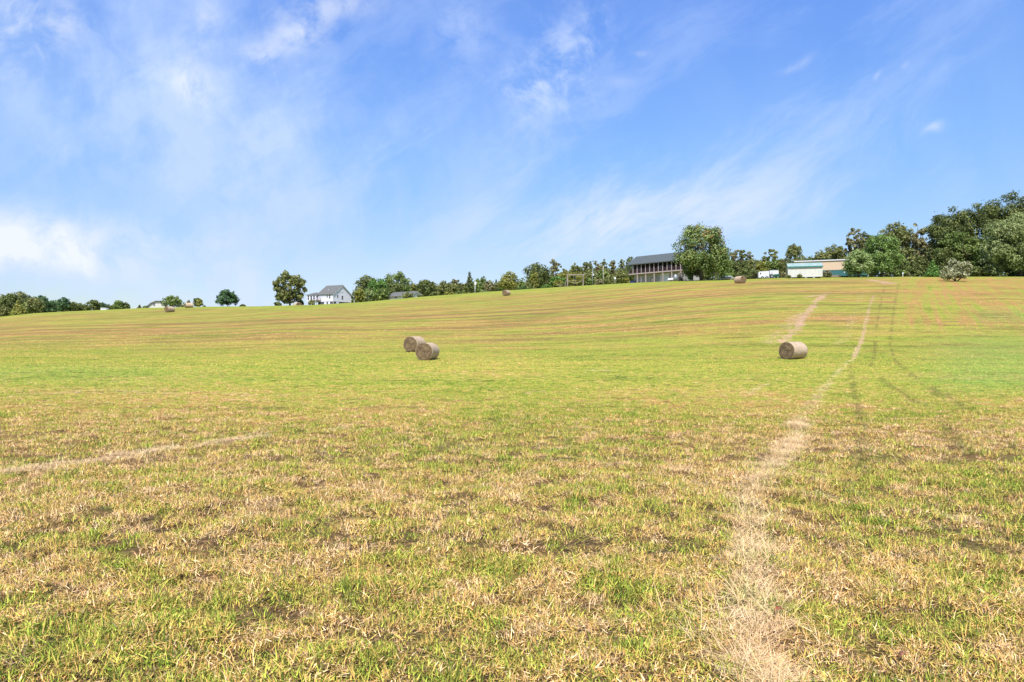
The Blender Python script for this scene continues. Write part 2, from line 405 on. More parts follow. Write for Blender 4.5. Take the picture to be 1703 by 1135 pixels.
def scatter(name, col, x, y, idx, scale, attrs, label, cat, rz=None, tiltv=.12):
    n = len(x); z = terrain(x, y)
    me = bpy.data.meshes.new(name); me.vertices.add(n)
    me.vertices.foreach_set('co', np.stack([x, y, z], 1).astype(np.float32).ravel())
    rot = np.stack([rng.normal(0, tiltv, n), rng.normal(0, tiltv, n), rng.uniform(0, 2 * PI, n) if rz is None else rz], 1)
    a = me.attributes.new('rot', 'FLOAT_VECTOR', 'POINT'); a.data.foreach_set('vector', rot.astype(np.float32).ravel())
    a = me.attributes.new('pick', 'INT', 'POINT'); a.data.foreach_set('value', idx.astype(np.int32))
    zs = 1 - .5 * sstep(7, 20, y)
    a = me.attributes.new('size', 'FLOAT_VECTOR', 'POINT'); a.data.foreach_set('vector', np.stack([scale, scale, scale * zs], 1).astype(np.float32).ravel())
    for k, v in attrs.items():
        a = me.attributes.new(k, 'FLOAT', 'POINT'); a.data.foreach_set('value', v.astype(np.float32))
    o = bpy.data.objects.new(name, me); link(o); tag(o, label, cat, kind='stuff')
    ng = bpy.data.node_groups.new(name + '_scatter', 'GeometryNodeTree')
    ng.interface.new_socket('Geometry', in_out='INPUT', socket_type='NodeSocketGeometry')
    ng.interface.new_socket('Geometry', in_out='OUTPUT', socket_type='NodeSocketGeometry')
    N = ng.nodes; L = ng.links
    gi = N.new('NodeGroupInput'); go = N.new('NodeGroupOutput'); ip = N.new('GeometryNodeInstanceOnPoints'); ci = N.new('GeometryNodeCollectionInfo')
    ci.inputs['Collection'].default_value = col; ci.inputs['Separate Children'].default_value = True; ci.inputs['Reset Children'].default_value = True
    def na(nm, t):
        q = N.new('GeometryNodeInputNamedAttribute'); q.data_type = t; q.inputs['Name'].default_value = nm; return q.outputs['Attribute']
    e2r = N.new('FunctionNodeEulerToRotation'); L.new(na('rot', 'FLOAT_VECTOR'), e2r.inputs[0])
    L.new(gi.outputs[0], ip.inputs['Points']); L.new(ci.outputs[0], ip.inputs['Instance']); ip.inputs['Pick Instance'].default_value = True
    L.new(na('pick', 'INT'), ip.inputs['Instance Index']); L.new(e2r.outputs[0], ip.inputs['Rotation']); L.new(na('size', 'FLOAT_VECTOR'), ip.inputs['Scale'])
    L.new(ip.outputs[0], go.inputs[0])
    md = o.modifiers.new('scatter', 'NODES'); md.node_group = ng
    print(name, n)
    return o
def region(y0, y1, dens, tw=.86, pad=6.5):
    A = (y1 - y0) * ((y0 + y1) * tw + 2 * pad); n = int(A * dens)
    y = np.sqrt(rng.uniform(0, 1, n) * (y1 ** 2 - y0 ** 2) + y0 ** 2)
    x = rng.uniform(-1, 1, n) * (tw * y + pad)
    return x, y
bands = [(1.6, 4.5, 640), (4.5, 8, 430), (8, 14, 200), (14, 24, 85), (24, 38, 32)]
xs, ys2 = zip(*[region(*b_) for b_ in bands]); x = np.concatenate(xs); y = np.concatenate(ys2)
cl = fbm(x * 4.2, y * 4.2, 131, 3, .6)                     # clumps and bare gaps
keep = rng.uniform(0, 1, len(x)) < np.clip(.70 + 3.4 * (cl - .40), .52, 1) ; x, y, cl = x[keep], y[keep], cl[keep]
dr, pl, dk, mi = fields(x, y)
dr = np.clip(dr + .03 + .75 * (fbm(x * 8.5, y * 8.5, 231, 2) - .5) + rng.normal(0, .2, len(x)), 0, 1)
keep = rng.uniform(0, 1, len(x)) > .45 * pl; x, y, cl, dr, pl, dk, mi = [q[keep] for q in (x, y, cl, dr, pl, dk, mi)]
idx = np.where(dr < .42, rng.choice([0, 0, 3, 1, 5], len(x)), rng.choice([1, 2, 2, 4, 5, 0], len(x)))
sc = rng.uniform(.65, 1.2, len(x)) * (1 + .022 * y) * (.75 + .6 * (cl - .3))
sc = sc * np.where(dr < .3, 1.0, .95)
scatter('grass', pg, x, y, idx, sc, dict(dry=dr, pale=pl * .9, mint=mi, dark=dk, far_lift=sstep(9, 26, y)), 'mown green and tan pasture grass over the near field', 'grass')
x1, y1 = region(32, 50, 14); x2, y2 = region(50, 130, 14); k = rng.uniform(0, 1, len(x2)) < 1 - sstep(50, 100, y2) ** .6; x2, y2 = x2[k], y2[k]
x = np.concatenate([x1, x2]); y = np.concatenate([y1, y2]); dr, pl, dk, mi = fields(x, y); dr = np.clip(dr + rng.normal(0, .12, len(x)), 0, 1)
scatter('distant_grass', pgf, x, y, rng.integers(0, 2, len(x)), rng.uniform(.7, 1.3, len(x)) * (.8 + .006 * y), dict(dry=dr, pale=pl, mint=mi, dark=dk, far_lift=np.ones(len(x))), 'short mown grass at the foot of the slope', 'grass')
# straw: along the trail, thin everywhere
def along(pl, dens, w):
    P = []
    for a, b2 in zip(pl[:-1], pl[1:]):
        L = np.linalg.norm(b2 - a); n = max(1, int(L * dens)); t = rng.uniform(0, 1, (n, 1)); q = a + (b2 - a) * t
        q = q + rng.normal(0, 1, (n, 2)) * w; P.append(q)
    return np.concatenate(P)
q1 = along([p for p in TRAIL], 80, .085); bk = fbm(q1[:, 0] * 1.3 + 7, q1[:, 1] * 1.3, 181, 3, .6); q1 = q1[rng.uniform(0, 1, len(q1)) < .40 + .60 * sstep(.42, .58, bk + .12 * (q1[:, 1] < 3.6))]; q2 = along(PALE[0][0], 120, .07)
q0 = np.array(hit(1262, 1120)) + rng.normal(0, 1, (60, 2)) * np.array([.06, .20])
xx, yy_ = region(1.6, 13, 7); k = fbm(xx * .9, yy_ * .9, 141, 3) > .52; q3 = np.stack([xx[k], yy_[k]], 1)
q = np.concatenate([q1, q2, q0, q3]); x, y = q[:, 0], q[:, 1]
n = len(x); pk = rng.choice([0, 0, 1, 2, 2], n); pk[:len(q1)][q1[:, 1] < 4.4] = rng.choice([0, 1, 1], (q1[:, 1] < 4.4).sum())
k2 = np.ones(n); k2[len(q1):len(q1) + len(q2)] = .6
scatter('loose_straw', ps, x, y, pk, rng.uniform(.6, 1.05, n) * k2, dict(dry=np.ones(n)), 'pale dry straw left lying in trails over the mown grass', 'straw', tiltv=.10)
q = np.concatenate([along(w_, 2.2 if i < 3 else 1.0, .12) for i, w_ in enumerate(WEED)] +
                   [along([hit(1425, 800), hit(1425, 840), hit(1438, 880)], 4, .10), along([hit(1640, 690), hit(1700, 790)], 2.5, .3)])
x, y = q[:, 0], q[:, 1]; kk = (y < 60) ; x, y = x[kk], y[kk]; n = len(x)
scatter('weeds', pw, x, y, rng.integers(0, 2, n), rng.uniform(.25, .7, n), dict(dry=np.ones(n)), 'thin dark weeds standing in rows along the wheel tracks', 'weeds')

# ------------------------------------------------------------------ fallen leaves
def leaf_mat(n_, c): return mat(n_, c, .6, .15, 40)
LM = [leaf_mat('leaf_rust', (.26, .08, .035)), leaf_mat('leaf_tan', (.72, .50, .26)), leaf_mat('leaf_brown', (.30, .13, .06)), leaf_mat('leaf_ochre', (.70, .42, .10))]
LV = [(1327, 1080, 0, 'small rust red fallen leaf lying right of the straw trail'), (1298, 917, 1, 'pale tan curled leaf on the right edge of the straw trail'),
      (1460, 1032, 0, 'reddish brown folded leaf among green grass at right'), (1470, 872, 1, 'pale flat leaf lying in the grass beyond the others'),
      (1580, 905, 3, 'pale yellow leaf in the grass far right'), (1562, 985, 3, 'ochre yellow leaf in the tufts at right'),
      (1120, 985, 3, 'yellow orange leaf left of the straw trail'), (1502, 1110, 2, 'long brown leaf near the bottom right edge'),
      (1630, 957, 2, 'dark red brown leaf near the right edge'), (440, 1012, 2, 'brown twisted leaf in the dry grass at lower left'),
      (1295, 1035, 0, 'little rust coloured leaf by the straw above the big rust one')]
for px_, py_, c_, lab in LV:
    p = hit(px_, py_); s = random.uniform(.028, .04); vs = []; fs = []
    n_ = 9
    for i in range(n_ + 1):
        f = i / n_; w_ = math.sin(PI * f) ** .8 * .42 * (1 + .12 * (i % 2)) + .01; zc = .18 * math.sin(f * 4)
        vs += [(f * 2 - 1, -w_, zc + .25 * w_), (f * 2 - 1, 0, zc), (f * 2 - 1, w_, zc + .32 * w_)]
    for i in range(n_):
        k_ = i * 3; fs += [(k_, k_ + 3, k_ + 4, k_ + 1), (k_ + 1, k_ + 4, k_ + 5, k_ + 2)]
    vs = [(a * s, b_ * s, c2 * s) for a, b_, c2 in vs]
    mb = MB(); mb.v = vs; mb.f = fs
    o = mb.build('fallen_leaf', LM[c_], smooth=True); o.location = (p[0], p[1], tz(*p) + .055); o.rotation_euler = (random.uniform(.1, .5), random.uniform(-.3, .3), random.uniform(0, 6))
    sm = o.modifiers.new('thick', 'SOLIDIFY'); sm.thickness = .0008
    tag(o, lab, 'leaf', 'fallen leaves in the grass')

# ------------------------------------------------------------------ hay bales
m_net, nt, b = newmat('net_wrap_hay')
oc = nt.new('ShaderNodeTexCoord').outputs['Object']; so = nt.sep(oc)
ang = nt.math('ARCTAN2', so[2], so[0])
v1 = nt.xyz(nt.math('MULTIPLY', ang, .7), nt.math('MULTIPLY', so[1], 9), 0)
n1_ = nt.noise(v1, 2.2, 5, .7); n2_ = nt.noise(oc, 9, 4, .7)
c = nt.ramp(nt.math('ADD', nt.math('MULTIPLY', n1_, .65), nt.math('MULTIPLY', n2_, .35)), [(.34, (.17, .10, .05)), (.47, (.38, .27, .165)), (.64, (.68, .55, .40))])
nt.put(b.inputs['Base Color'], c); b.inputs['Roughness'].default_value = .75
nt.put(b.inputs['Normal'], nt.bump(n1_, .5, .04))
m_end, nt, b = newmat('rolled_hay_end')
oc = nt.new('ShaderNodeTexCoord').outputs['Object']; so = nt.sep(oc)
rad = nt.math('SQRT', nt.math('ADD', nt.math('MULTIPLY', so[0], so[0]), nt.math('MULTIPLY', so[2], so[2])))
ang = nt.math('ARCTAN2', so[2], so[0])
rw = nt.math('ADD', nt.math('MULTIPLY', rad, 13), nt.math('ADD', nt.math('MULTIPLY', ang, .159), nt.math('MULTIPLY', nt.noise(oc, 5, 3), 1.6)))
ring = nt.math('SINE', nt.math('MULTIPLY', rw, 6.283))
n3_ = nt.noise(oc, 22, 4, .8); n4_ = nt.noise(oc, 4, 3, .6)
f_ = nt.math('ADD', nt.math('ADD', nt.math('MULTIPLY', ring, .12), nt.math('MULTIPLY', n3_, .55)), nt.math('MULTIPLY', n4_, .45))
c = nt.ramp(f_, [(.3, (.035, .02, .010)), (.48, (.12, .075, .036)), (.60, (.24, .165, .08)), (.75, (.42, .32, .18))])
nt.put(b.inputs['Base Color'], c); b.inputs['Roughness'].default_value = .95; nt.put(b.inputs['Normal'], nt.bump(f_, .9, .06))
def bale_parts(seed):
    r_ = np.random.default_rng(seed); Rr, L = .675, .88
    n = 56
    prof = [(-L + .03, Rr * .96), (-L + .02, Rr * .975), (-L + .06, Rr * .99), (-L + .14, Rr)] + [(f, Rr) for f in np.linspace(-L + .3, L - .3, 9)] + [(L - .14, Rr), (L - .06, Rr * .99), (L - .02, Rr * .975), (L - .03, Rr * .96)]
    V = []; Fq = []
    ph = r_.uniform(0, 6, 4)
    def rr(yv, a):
        w_ = 1 + .010 * math.sin(3 * a + ph[0]) + .006 * math.sin(7 * a + 5 * yv + ph[1]) + .006 * math.sin(yv * 21 + ph[2] + math.sin(a))
        return w_
    for yv, rd in prof:
        for j in range(n):
            a = 2 * PI * j / n; q = rd * rr(yv, a); zz = q * math.sin(a)
            zz = max(zz, -.625 + .01 * math.sin(5 * yv))            # settled flat on the ground
            V.append((q * math.cos(a) * (1.02), yv, zz))
    for i in range(len(prof) - 1):
        for j in range(n): Fq.append((i * n + j, i * n + (j + 1) % n, (i + 1) * n + (j + 1) % n, (i + 1) * n + j))
    ends = []
    for s in (-1, 1):
        Ve = []; Fe = []; K = 14
        for i in range(K + 1):
            rd = Rr * .98 * i / K
            for j in range(n):
                a = 2 * PI * j / n; q = rd * rr(s * L, a) + .0; zz = max(q * math.sin(a), -.62)
                dent = .02 * math.sin(i * 2.1 + a) + r_.normal(0, .008) - .04 * math.exp(-(rd / .12) ** 2) + .03 * (1 - (rd / Rr) ** 2)
                if i == K: dent = -.05
                Ve.append((q * math.cos(a) * 1.02, s * (L - .012 + dent), zz))
        for i in range(K):
            for j in range(n): Fe.append((i * n + j, i * n + (j + 1) % n, (i + 1) * n + (j + 1) % n, (i + 1) * n + j))
        ends.append((Ve, Fe))
    return (V, Fq), ends
bp = [bale_parts(3), bale_parts(8)]
def hay_fringe(seed):
    r_ = np.random.default_rng(seed); mb = MB(); Rr, L = .675, .86
    for i in range(420):
        if i % 3 == 0: yv = r_.choice([-1, 1]) * L; a = r_.uniform(0, 2 * PI); rd = Rr * math.sqrt(r_.uniform(.1, 1)); nd = np.array([0, np.sign(yv), 0])
        else: yv = r_.uniform(-L, L) if i % 3 == 1 else r_.choice([-1, 1]) * L * r_.uniform(.93, 1); a = r_.uniform(0, 2 * PI); rd = Rr; nd = np.array([math.cos(a), 0, math.sin(a)])
        p = np.array([rd * math.cos(a), yv, rd * math.sin(a)])
        if p[2] < -.6: p[2] = -.6
        t = r_.normal(0, 1, 3); t -= nd * (t @ nd); t /= np.linalg.norm(t); ln = r_.uniform(.05, .16); q = p + t * ln + nd * ln * r_.uniform(.1, .8); q[2] = max(q[2], -.615)
        w_ = np.cross(t, nd) * .006; p = p - nd * .02
        mb.add([p - w_, p + w_, q + w_ * .5, q - w_ * .5], [(0, 1, 2, 3)])
    for i in range(260):                                   # shed hay lying round the foot
        a = r_.uniform(0, 2 * PI); d = 1 + abs(r_.normal(0, .22)); p = np.array([math.cos(a) * .42 * d, math.sin(a) * .95 * d, -.60 + r_.uniform(0, .05)]); t = r_.normal(0, 1, 3) * np.array([1, 1, .25]); t /= np.linalg.norm(t); q = p + t * r_.uniform(.08, .2); w_ = np.cross(t, [0, 0, 1.]) * .008
        mb.add([p - w_, p + w_, q + w_ * .5, q - w_ * .5], [(0, 1, 2, 3)])
    o = mb.build('loose_hay', m_fringe); me = o.data; bpy.data.objects.remove(o); return me
m_fringe = mat('loose_hay_strands', (.42, .31, .17), .9, .2, 9)
bmesh_cache = []
for (V, Fq), ends in bp:
    ms = []
    for nm, (v_, f_), mm in (('net_wrap', (V, Fq), m_net), ('hay_end', ends[0], m_end), ('hay_end', ends[1], m_end)):
        mb = MB(); mb.v = v_; mb.f = f_; o = mb.build(nm, mm, smooth=True); ms.append(o.data); bpy.data.objects.remove(o)
    ms.append(hay_fringe(len(bmesh_cache) + 40)); bmesh_cache.append(ms)
def bale(px_, base, theta, label, size=1., dist=None, k=0, pitch=0):
    if dist is None: p = hit(px_, base); x, y = p
    else: x, y, _ = pt(px_, dist)
    al = math.atan2(x, y); rz = -al - R(theta)
    z = tz(x, y) + .615 * size
    r_ = empty('hay_bale', (x, y, z - .615 * size), rz, label, 'hay bale', 'round hay bales on the mown hillside')
    r_.scale = (size, size, size)
    for i, me in enumerate(bmesh_cache[k]):
        o = bpy.data.objects.new(me.name.split('.')[0], me); link(o, r_); o.location = (0, 0, .615)
        if me.name.startswith('loose_hay'): o['kind'] = 'stuff'
    print('bale', label[:30], round(x, 1), round(y, 1))
    return r_
bale(711, 598.5, 19, 'nearer of the two side by side round bales, brown rolled end to the left', k=0)
bale(689.5, 584.5, 27, 'round bale tucked behind the nearer bale left of centre', k=1)
bale(1319, 597, 33, 'lone big round bale below the dirt tracks at right, long netted side showing', k=1)
bale(842, 492, 28, 'small distant round bale alone high on the slope at the centre', k=0)
bale(1231, 471.5, -38, 'distant round bale on the slope below the trailers, end turned to the right', k=1, size=1.08)
bale(282, 519.5, 48, 'distant round bale on the left slope with dark brown end', k=0)
bale(314.5, 512.3, 80, 'far round bale on the left skyline beside the round green tree, netted side only', k=1, size=1.0)
bale(495, 0, -20, 'round bale half hidden behind the crest under the open tree', k=0, dist=167, size=1.15)

# ------------------------------------------------------------------ trees
def leafmat(name, stops, rough=.6):
    m, nt, b = newmat(name)
    v = nt.attr('v'); pos = nt.new('ShaderNodeNewGeometry').outputs['Position']
    f = nt.math('ADD', v, nt.math('MULTIPLY', nt.math('SUBTRACT', nt.noise(pos, .35, 3), .5), .5), clamp=True)
    col = nt.ramp(f, stops)
    nt.put(b.inputs['Base Color'], col); b.inputs['Roughness'].default_value = rough; b.inputs['Specular IOR Level'].default_value = .25
    tr = nt.new('ShaderNodeBsdfTranslucent'); nt.put(tr.inputs[0], col)
    mx = nt.new('ShaderNodeMixShader'); mx.inputs[0].default_value = .25
    nt.l.new(b.outputs[0], mx.inputs[1]); nt.l.new(tr.outputs[0], mx.inputs[2]); nt.l.new(mx.outputs[0], nt.n['Material Output'].inputs[0])
    return m
PAL = dict(
    dark=leafmat('foliage_dark_green', [(0, (.03, .045, .010)), (.5, (.10, .125, .03)), (1, (.31, .34, .11))]),
    green=leafmat('foliage_green', [(0, (.045, .075, .018)), (.5, (.15, .21, .045)), (1, (.35, .41, .13))]),
    bright=leafmat('foliage_bright_green', [(0, (.04, .10, .02)), (.5, (.11, .22, .04)), (1, (.24, .36, .09))]),
    olive=leafmat('foliage_olive', [(0, (.055, .07, .02)), (.5, (.18, .20, .055)), (1, (.38, .37, .14))]),
    yellow=leafmat('foliage_yellow_green', [(0, (.09, .11, .02)), (.5, (.24, .25, .045)), (1, (.42, .36, .09))]),
    brown=leafmat('foliage_autumn_brown', [(0, (.09, .09, .035)), (.5, (.22, .205, .085)), (1, (.42, .38, .20))]),
    pale=leafmat('foliage_pale_green', [(0, (.055, .08, .02)), (.5, (.21, .26, .08)), (1, (.50, .54, .25))]),
    fresh=leafmat('foliage_fresh_green', [(0, (.045, .085, .02)), (.5, (.15, .24, .05)), (1, (.36, .46, .15))]),
    lime=leafmat('foliage_light_green', [(0, (.07, .12, .03)), (.5, (.21, .29, .08)), (1, (.44, .52, .22))]),
    silver=leafmat('foliage_silvery', [(0, (.10, .11, .04)), (.5, (.27, .28, .13)), (1, (.66, .66, .42))]),
    bluegreen=leafmat('foliage_blue_green', [(0, (.02, .055, .02)), (.5, (.065, .13, .045)), (1, (.18, .28, .11))]))
m_maple, nt, b = newmat('foliage_turning_maple')
v = nt.attr('v'); o_ = nt.attr('o')
col = nt.mix(o_, nt.ramp(v, [(0, (.035, .07, .015)), (.5, (.12, .18, .035)), (1, (.30, .34, .09))]), nt.ramp(v, [(0, (.12, .035, .012)), (1, (.42, .15, .04))]))
nt.put(b.inputs['Base Color'], col); b.inputs['Roughness'].default_value = .6; PAL['maple'] = m_maple
m_bark = mat('bark_dark', (.11, .085, .065), .9, .2, 2, .4); m_barkp = mat('bark_pale', (.42, .38, .33), .9, .15, 2, .3)
def lumps_for(shape, Hh, W, r_):
    """returns list of (x,y,z,r) in metres; Hh tree height, W crown width"""
    out = []; rw = W / 2
    if shape in ('oval', 'round', 'tall', 'bush', 'dome'):
        z0 = {'oval': .12, 'round': .05, 'tall': .12, 'bush': .0, 'dome': .02}[shape] * Hh
        n = {'oval': 95, 'round': 105, 'tall': 95, 'bush': 50, 'dome': 100}[shape]
        rl = .17 * min(rw, (Hh - z0) / 2) + .035 * rw
        for i in range(n):
            d = r_.normal(0, 1, 3); d /= np.linalg.norm(d); q = r_.uniform(.35, 1) ** .6
            zc = (z0 + Hh) / 2; hz = (Hh - z0) / 2
            k = rl * r_.uniform(.6, 1.35); d[2] = math.copysign(abs(d[2]) ** .8, d[2]); hh_ = math.hypot(d[0], d[1]) + 1e-6; sc1 = hh_ ** .7 / hh_; d[0] *= sc1; d[1] *= sc1
            z = zc + d[2] * q * (hz - k * .8)
            f = (z - z0) / (Hh - z0)
            taper = 1.08 - .42 * max(0, f - .35) if shape != 'dome' else 1.15 - .55 * f
            if shape == 'oval': taper = 1.18 - .50 * f - .35 * max(0, .18 - f)
            if shape == 'bush': taper = 1.05 - .35 * f
            out.append((d[0] * q * (rw - k * .75) * taper, d[1] * q * (rw - k * .75) * taper, z, k))
        out.append((r_.uniform(-.1, .1) * W, 0, Hh - rl * .8, rl * .8))
    elif shape == 'cone':
        n = 40
        for i in range(n):
            f = (i + .5) / n; z = Hh * (.06 + .92 * f); rr = rw * (1.0 - f) ** .75 * r_.uniform(.45, .85); a = i * 2.4 + r_.uniform(-.4, .4)
            k = max(.05 * W, rw * .36 * (1.08 - f))
            out.append((rr * math.cos(a), rr * math.sin(a), z - k * .3, k))
    elif shape == 'open':      # clumps on limbs with sky between
        n = 120
        for i in range(n):
            d = r_.normal(0, 1, 3); d /= np.linalg.norm(d); q = r_.uniform(.3, 1) ** .5
            z = Hh * (.51 + .47 * d[2] * q); k = W * r_.uniform(.035, .085)
            if r_.uniform() < .15 and z < .4 * Hh: continue
            out.append((d[0] * q * (rw - k), d[1] * q * (rw - k), z, k))
    elif shape == 'sparse':    # several upright leaders with small clumps
        nl = max(2, int(round(2 + W / 4)))
        nl = nl + 1
        for j in range(nl):
            bx = r_.uniform(-.8, .8) * rw * .75; by = r_.uniform(-.5, .5) * rw; top = Hh * r_.uniform(.86, 1)
            for i in range(16):
                f = r_.uniform(.2, 1); k = W / nl * r_.uniform(.20, .46)
                s_ = W / nl * .75
                out.append((bx * (.5 + .5 * f) + r_.normal(0, s_ * .6), by + r_.normal(0, s_ * .6), top * f - k, k))
    elif shape == 'spray':     # rounded shrub of upright shoots
        for i in range(80):
            a = r_.uniform(0, 2 * PI); f = r_.uniform(.2, 1); el = r_.uniform(.0, 1.5)
            rr = rw * math.cos(el) * f; z = Hh * (.18 + .8 * math.sin(el) * f); k = W * r_.uniform(.05, .10)
            out.append((rr * math.cos(a), rr * math.sin(a), z, k))
    return out
TREES = []
def tree(px_, top, w, d, shape, pal, label, cat='tree', group=None, name=None, base=None, dens=1., bark=None, seed=None, leaf=None, trunkvis=True):
    seed = seed if seed is not None else int(px_ * 7 + top * 3 + w)
    r_ = np.random.default_rng(seed)
    if base is not None: p = hit(px_, base); x, y = float(p[0]), float(p[1]); z0 = tz(x, y)
    else: x, y, z0 = pt(px_, d)
    d = y
    Hh = zat(top, d) - z0; W = w / F * d
    if Hh < .3: Hh = .3
    hp = Hh / d * 682; wp = W / d * 682
    n = int(np.clip(hp * wp * 5.6 * dens, 320, 30000))
    lp = lumps_for(shape, Hh, W, r_)
    LP = np.array(lp); wts = LP[:, 3] ** 2; wts /= wts.sum()
    li = r_.choice(len(LP), n, p=wts)
    dirs = r_.normal(0, 1, (n, 3)); dirs[:, 2] += .25; dirs /= np.linalg.norm(dirs, axis=1)[:, None]
    rad = LP[li, 3] * r_.uniform(.35, 1.15, n) ** .5 * 1.05
    rad = np.where(r_.uniform(0, 1, n) < .16, rad * r_.uniform(1.1, 1.7, n), rad)
    ctr = LP[li, :3] + dirs * rad[:, None] * np.array([1, 1, .85])
    ctr[:, 2] = np.maximum(ctr[:, 2], .03 * Hh)
    li = li[:len(ctr)]; n = len(ctr); dirs = dirs[:n]
    nrm = dirs + r_.normal(0, .48, (n, 3)) + np.array([0, 0, .35]); nrm /= np.linalg.norm(nrm, axis=1)[:, None]
    tn = np.cross(nrm, r_.normal(0, 1, (n, 3))); tn /= np.linalg.norm(tn, axis=1)[:, None] + 1e-9; bt = np.cross(nrm, tn)
    ls = (leaf or .72) * d / 682 * r_.uniform(.55, 1.25, n)[:, None]
    v = np.stack([ctr - tn * ls * 1.25, ctr + bt * ls * .75, ctr + tn * ls * 1.25, ctr - bt * ls * .75], 1).reshape(-1, 3)
    f = np.arange(4 * n).reshape(n, 4)
    lv = r_.uniform(0, 1, len(LP)); vv = np.clip(.30 * lv[li] + .55 * r_.uniform(0, 1, n) + .1, 0, 1)
    at = {'v': ('FACE', vv)}
    if pal == 'maple':
        lo = np.array([1 if (l[2] > .60 * Hh and r_.uniform() < .16) or r_.uniform() < .015 else 0 for l in lp])
        at['o'] = ('FACE', np.clip(lo[li] * (r_.uniform(0, 1, n) < .55) + (r_.uniform(0, 1, n) < .02), 0, 1))
    nm = name or ('tree' if cat == 'tree' else cat.replace(' ', '_'))
    root = empty(nm, (x, y, z0), 0, label, cat, group)
    mesh_np('crown' if cat == 'tree' else 'foliage', v, f, PAL[pal], root, attrs=at)
    mb = MB(); bushy = shape in ('bush', 'spray')
    tr_ = max(.05, .022 * Hh) if not bushy else .02 * Hh
    lean = r_.uniform(-.03, .03, 2) * Hh
    if shape == 'sparse':
        for j in range(max(2, len(lp) // 16)):
            g_ = lp[j * 16:(j + 1) * 16]; cx_, cy_ = np.mean([q[0] for q in g_]), np.mean([q[1] for q in g_]); tt = max(q[2] for q in g_)
            mb.tube([(cx_ * .4, cy_ * .4, -.3), (cx_ * .7, cy_ * .7, tt * .4), (cx_, cy_, tt * .75), (cx_ * 1.1, cy_ * 1.1, tt)], [tr_ * .7, tr_ * .5, tr_ * .32, tr_ * .1], 6)
    elif bushy:
        for j in range(7):
            q = lp[r_.integers(len(lp))]; mb.tube([(q[0] * .05, q[1] * .05, -.1), (q[0] * .4, q[1] * .4, q[2] * .4), (q[0] * .9, q[1] * .9, q[2])], [tr_ * 1.3, tr_, tr_ * .4], 6)
    else:
        th_ = Hh * (.86 if shape == 'cone' else .72)
        mb.tube([(0, 0, -.3), (lean[0] * .3, lean[1] * .3, Hh * .2), (lean[0], lean[1], Hh * .45), (lean[0] * 1.2, lean[1] * 1.2, th_)], [tr_ * 1.35, tr_, tr_ * .75, tr_ * .25], 8)
        for j in r_.choice(len(lp), min(12, len(lp)), replace=False):
            q = lp[j]; zs = min(q[2] * .6, th_ * .9); zs = max(zs, .14 * Hh)
            if q[2] < .15 * Hh: continue
            mb.tube([(lean[0] * .7, lean[1] * .7, zs), (q[0] * .45, q[1] * .45, zs + (q[2] - zs) * .45), (q[0] * .95, q[1] * .95, q[2])], [tr_ * .45, tr_ * .3, tr_ * .12], 5)
    mb.build('trunk' if not bushy else 'stems', bark or m_bark, root, smooth=True)
    return root
G1 = 'trees along the far left skyline'
for a in [(3, 489, 22, 268, 'round', 'olive', 'olive tree cut by the left edge of the photo'),
          (17, 487.5, 30, 262, 'round', 'dark', 'dark round tree second from the left edge'),
          (34, 484, 40, 285, 'round', 'olive', 'tallest broad crowned tree of the far left group'),
          (30, 500, 26, 245, 'cone', 'yellow', 'low yellow green pointed tree in front of the far left group'),
          (5, 508, 26, 246, 'bush', 'olive', 'low scrubby olive tree at the left edge under the others'),
          (58, 494, 34, 255, 'round', 'olive', 'olive tree right of the tallest far left tree'),
          (50, 500, 30, 262, 'round', 'green', 'mid green tree in the hollow of the far left group'),
          (70, 491, 24, 275, 'round', 'bluegreen', 'dark blue green tree peeping over the olive tree at far left'),
          (88, 499.5, 28, 265, 'round', 'bluegreen', 'low rounded dark tree between two taller ones at far left'),
          (106, 494, 22, 262, 'round', 'bluegreen', 'knobbly dark green tree with raised top in the far left row'),
          (120, 502, 22, 265, 'round', 'dark', 'small dark tree right of the knobbly one'),
          (134, 507, 18, 268, 'bush', 'dark', 'lowest dark tree in the dip of the far left row'),
          (155, 498, 30, 262, 'dome', 'dark', 'pointed dark tree behind the tiny white shed'),
          (171, 503, 16, 268, 'round', 'bluegreen', 'small round tree just right of the tiny white shed'),
          (184, 509, 18, 270, 'bush', 'dark', 'low dark shrubby tree in the gap left of the last pair'),
          (197, 499.5, 22, 262, 'dome', 'green', 'taller of the last pair ending the far left row'),
          (208, 503, 18, 264, 'dome', 'dark', 'shorter of the last pair ending the far left row'),
          (232, 507.5, 7, 255, 'cone', 'dark', 'tiny dark conifer alone on the skyline left of the gabled roof'),
          (243, 509, 14, 255, 'bush', 'green', 'tiny low bush touching the gabled roof on the left')]:
    tree(*a, group=G1)
tree(287, 491, 38, 205, 'dome', 'green', 'broad rounded dark green tree hiding the gabled roof', group='lone trees on the left skyline', dens=1.2)
tree(305, 507, 12, 200, 'bush', 'brown', 'brownish low shrub between the rounded tree and the far bale', 'shrub', 'shrubs on the left skyline')
tree(314, 499.5, 9, 230, 'bush', 'brown', 'thin bare topped shrub showing just above the far bale', 'shrub', 'shrubs on the left skyline')
tree(329, 495.5, 20, 208, 'dome', 'dark', 'small dark tree right of the far bale', group='lone trees on the left skyline')
tree(332, 497, 11, 200, 'round', 'yellow', 'yellow green sapling in front of the small dark tree', group='lone trees on the left skyline', bark=m_barkp)
tree(340, 508, 6, 205, 'cone', 'dark', 'tiny dark shrub at the foot of the small dark tree', 'shrub', 'shrubs on the left skyline')
tree(379, 481.5, 42, 195, 'dome', 'bluegreen', 'dense cone shaped blue green tree alone on the left skyline', group='lone trees on the left skyline', dens=1.3)
tree(404, 506.5, 12, 200, 'bush', 'dark', 'low dark shrub at the right foot of the dense cone shaped tree', 'shrub', 'shrubs on the left skyline')
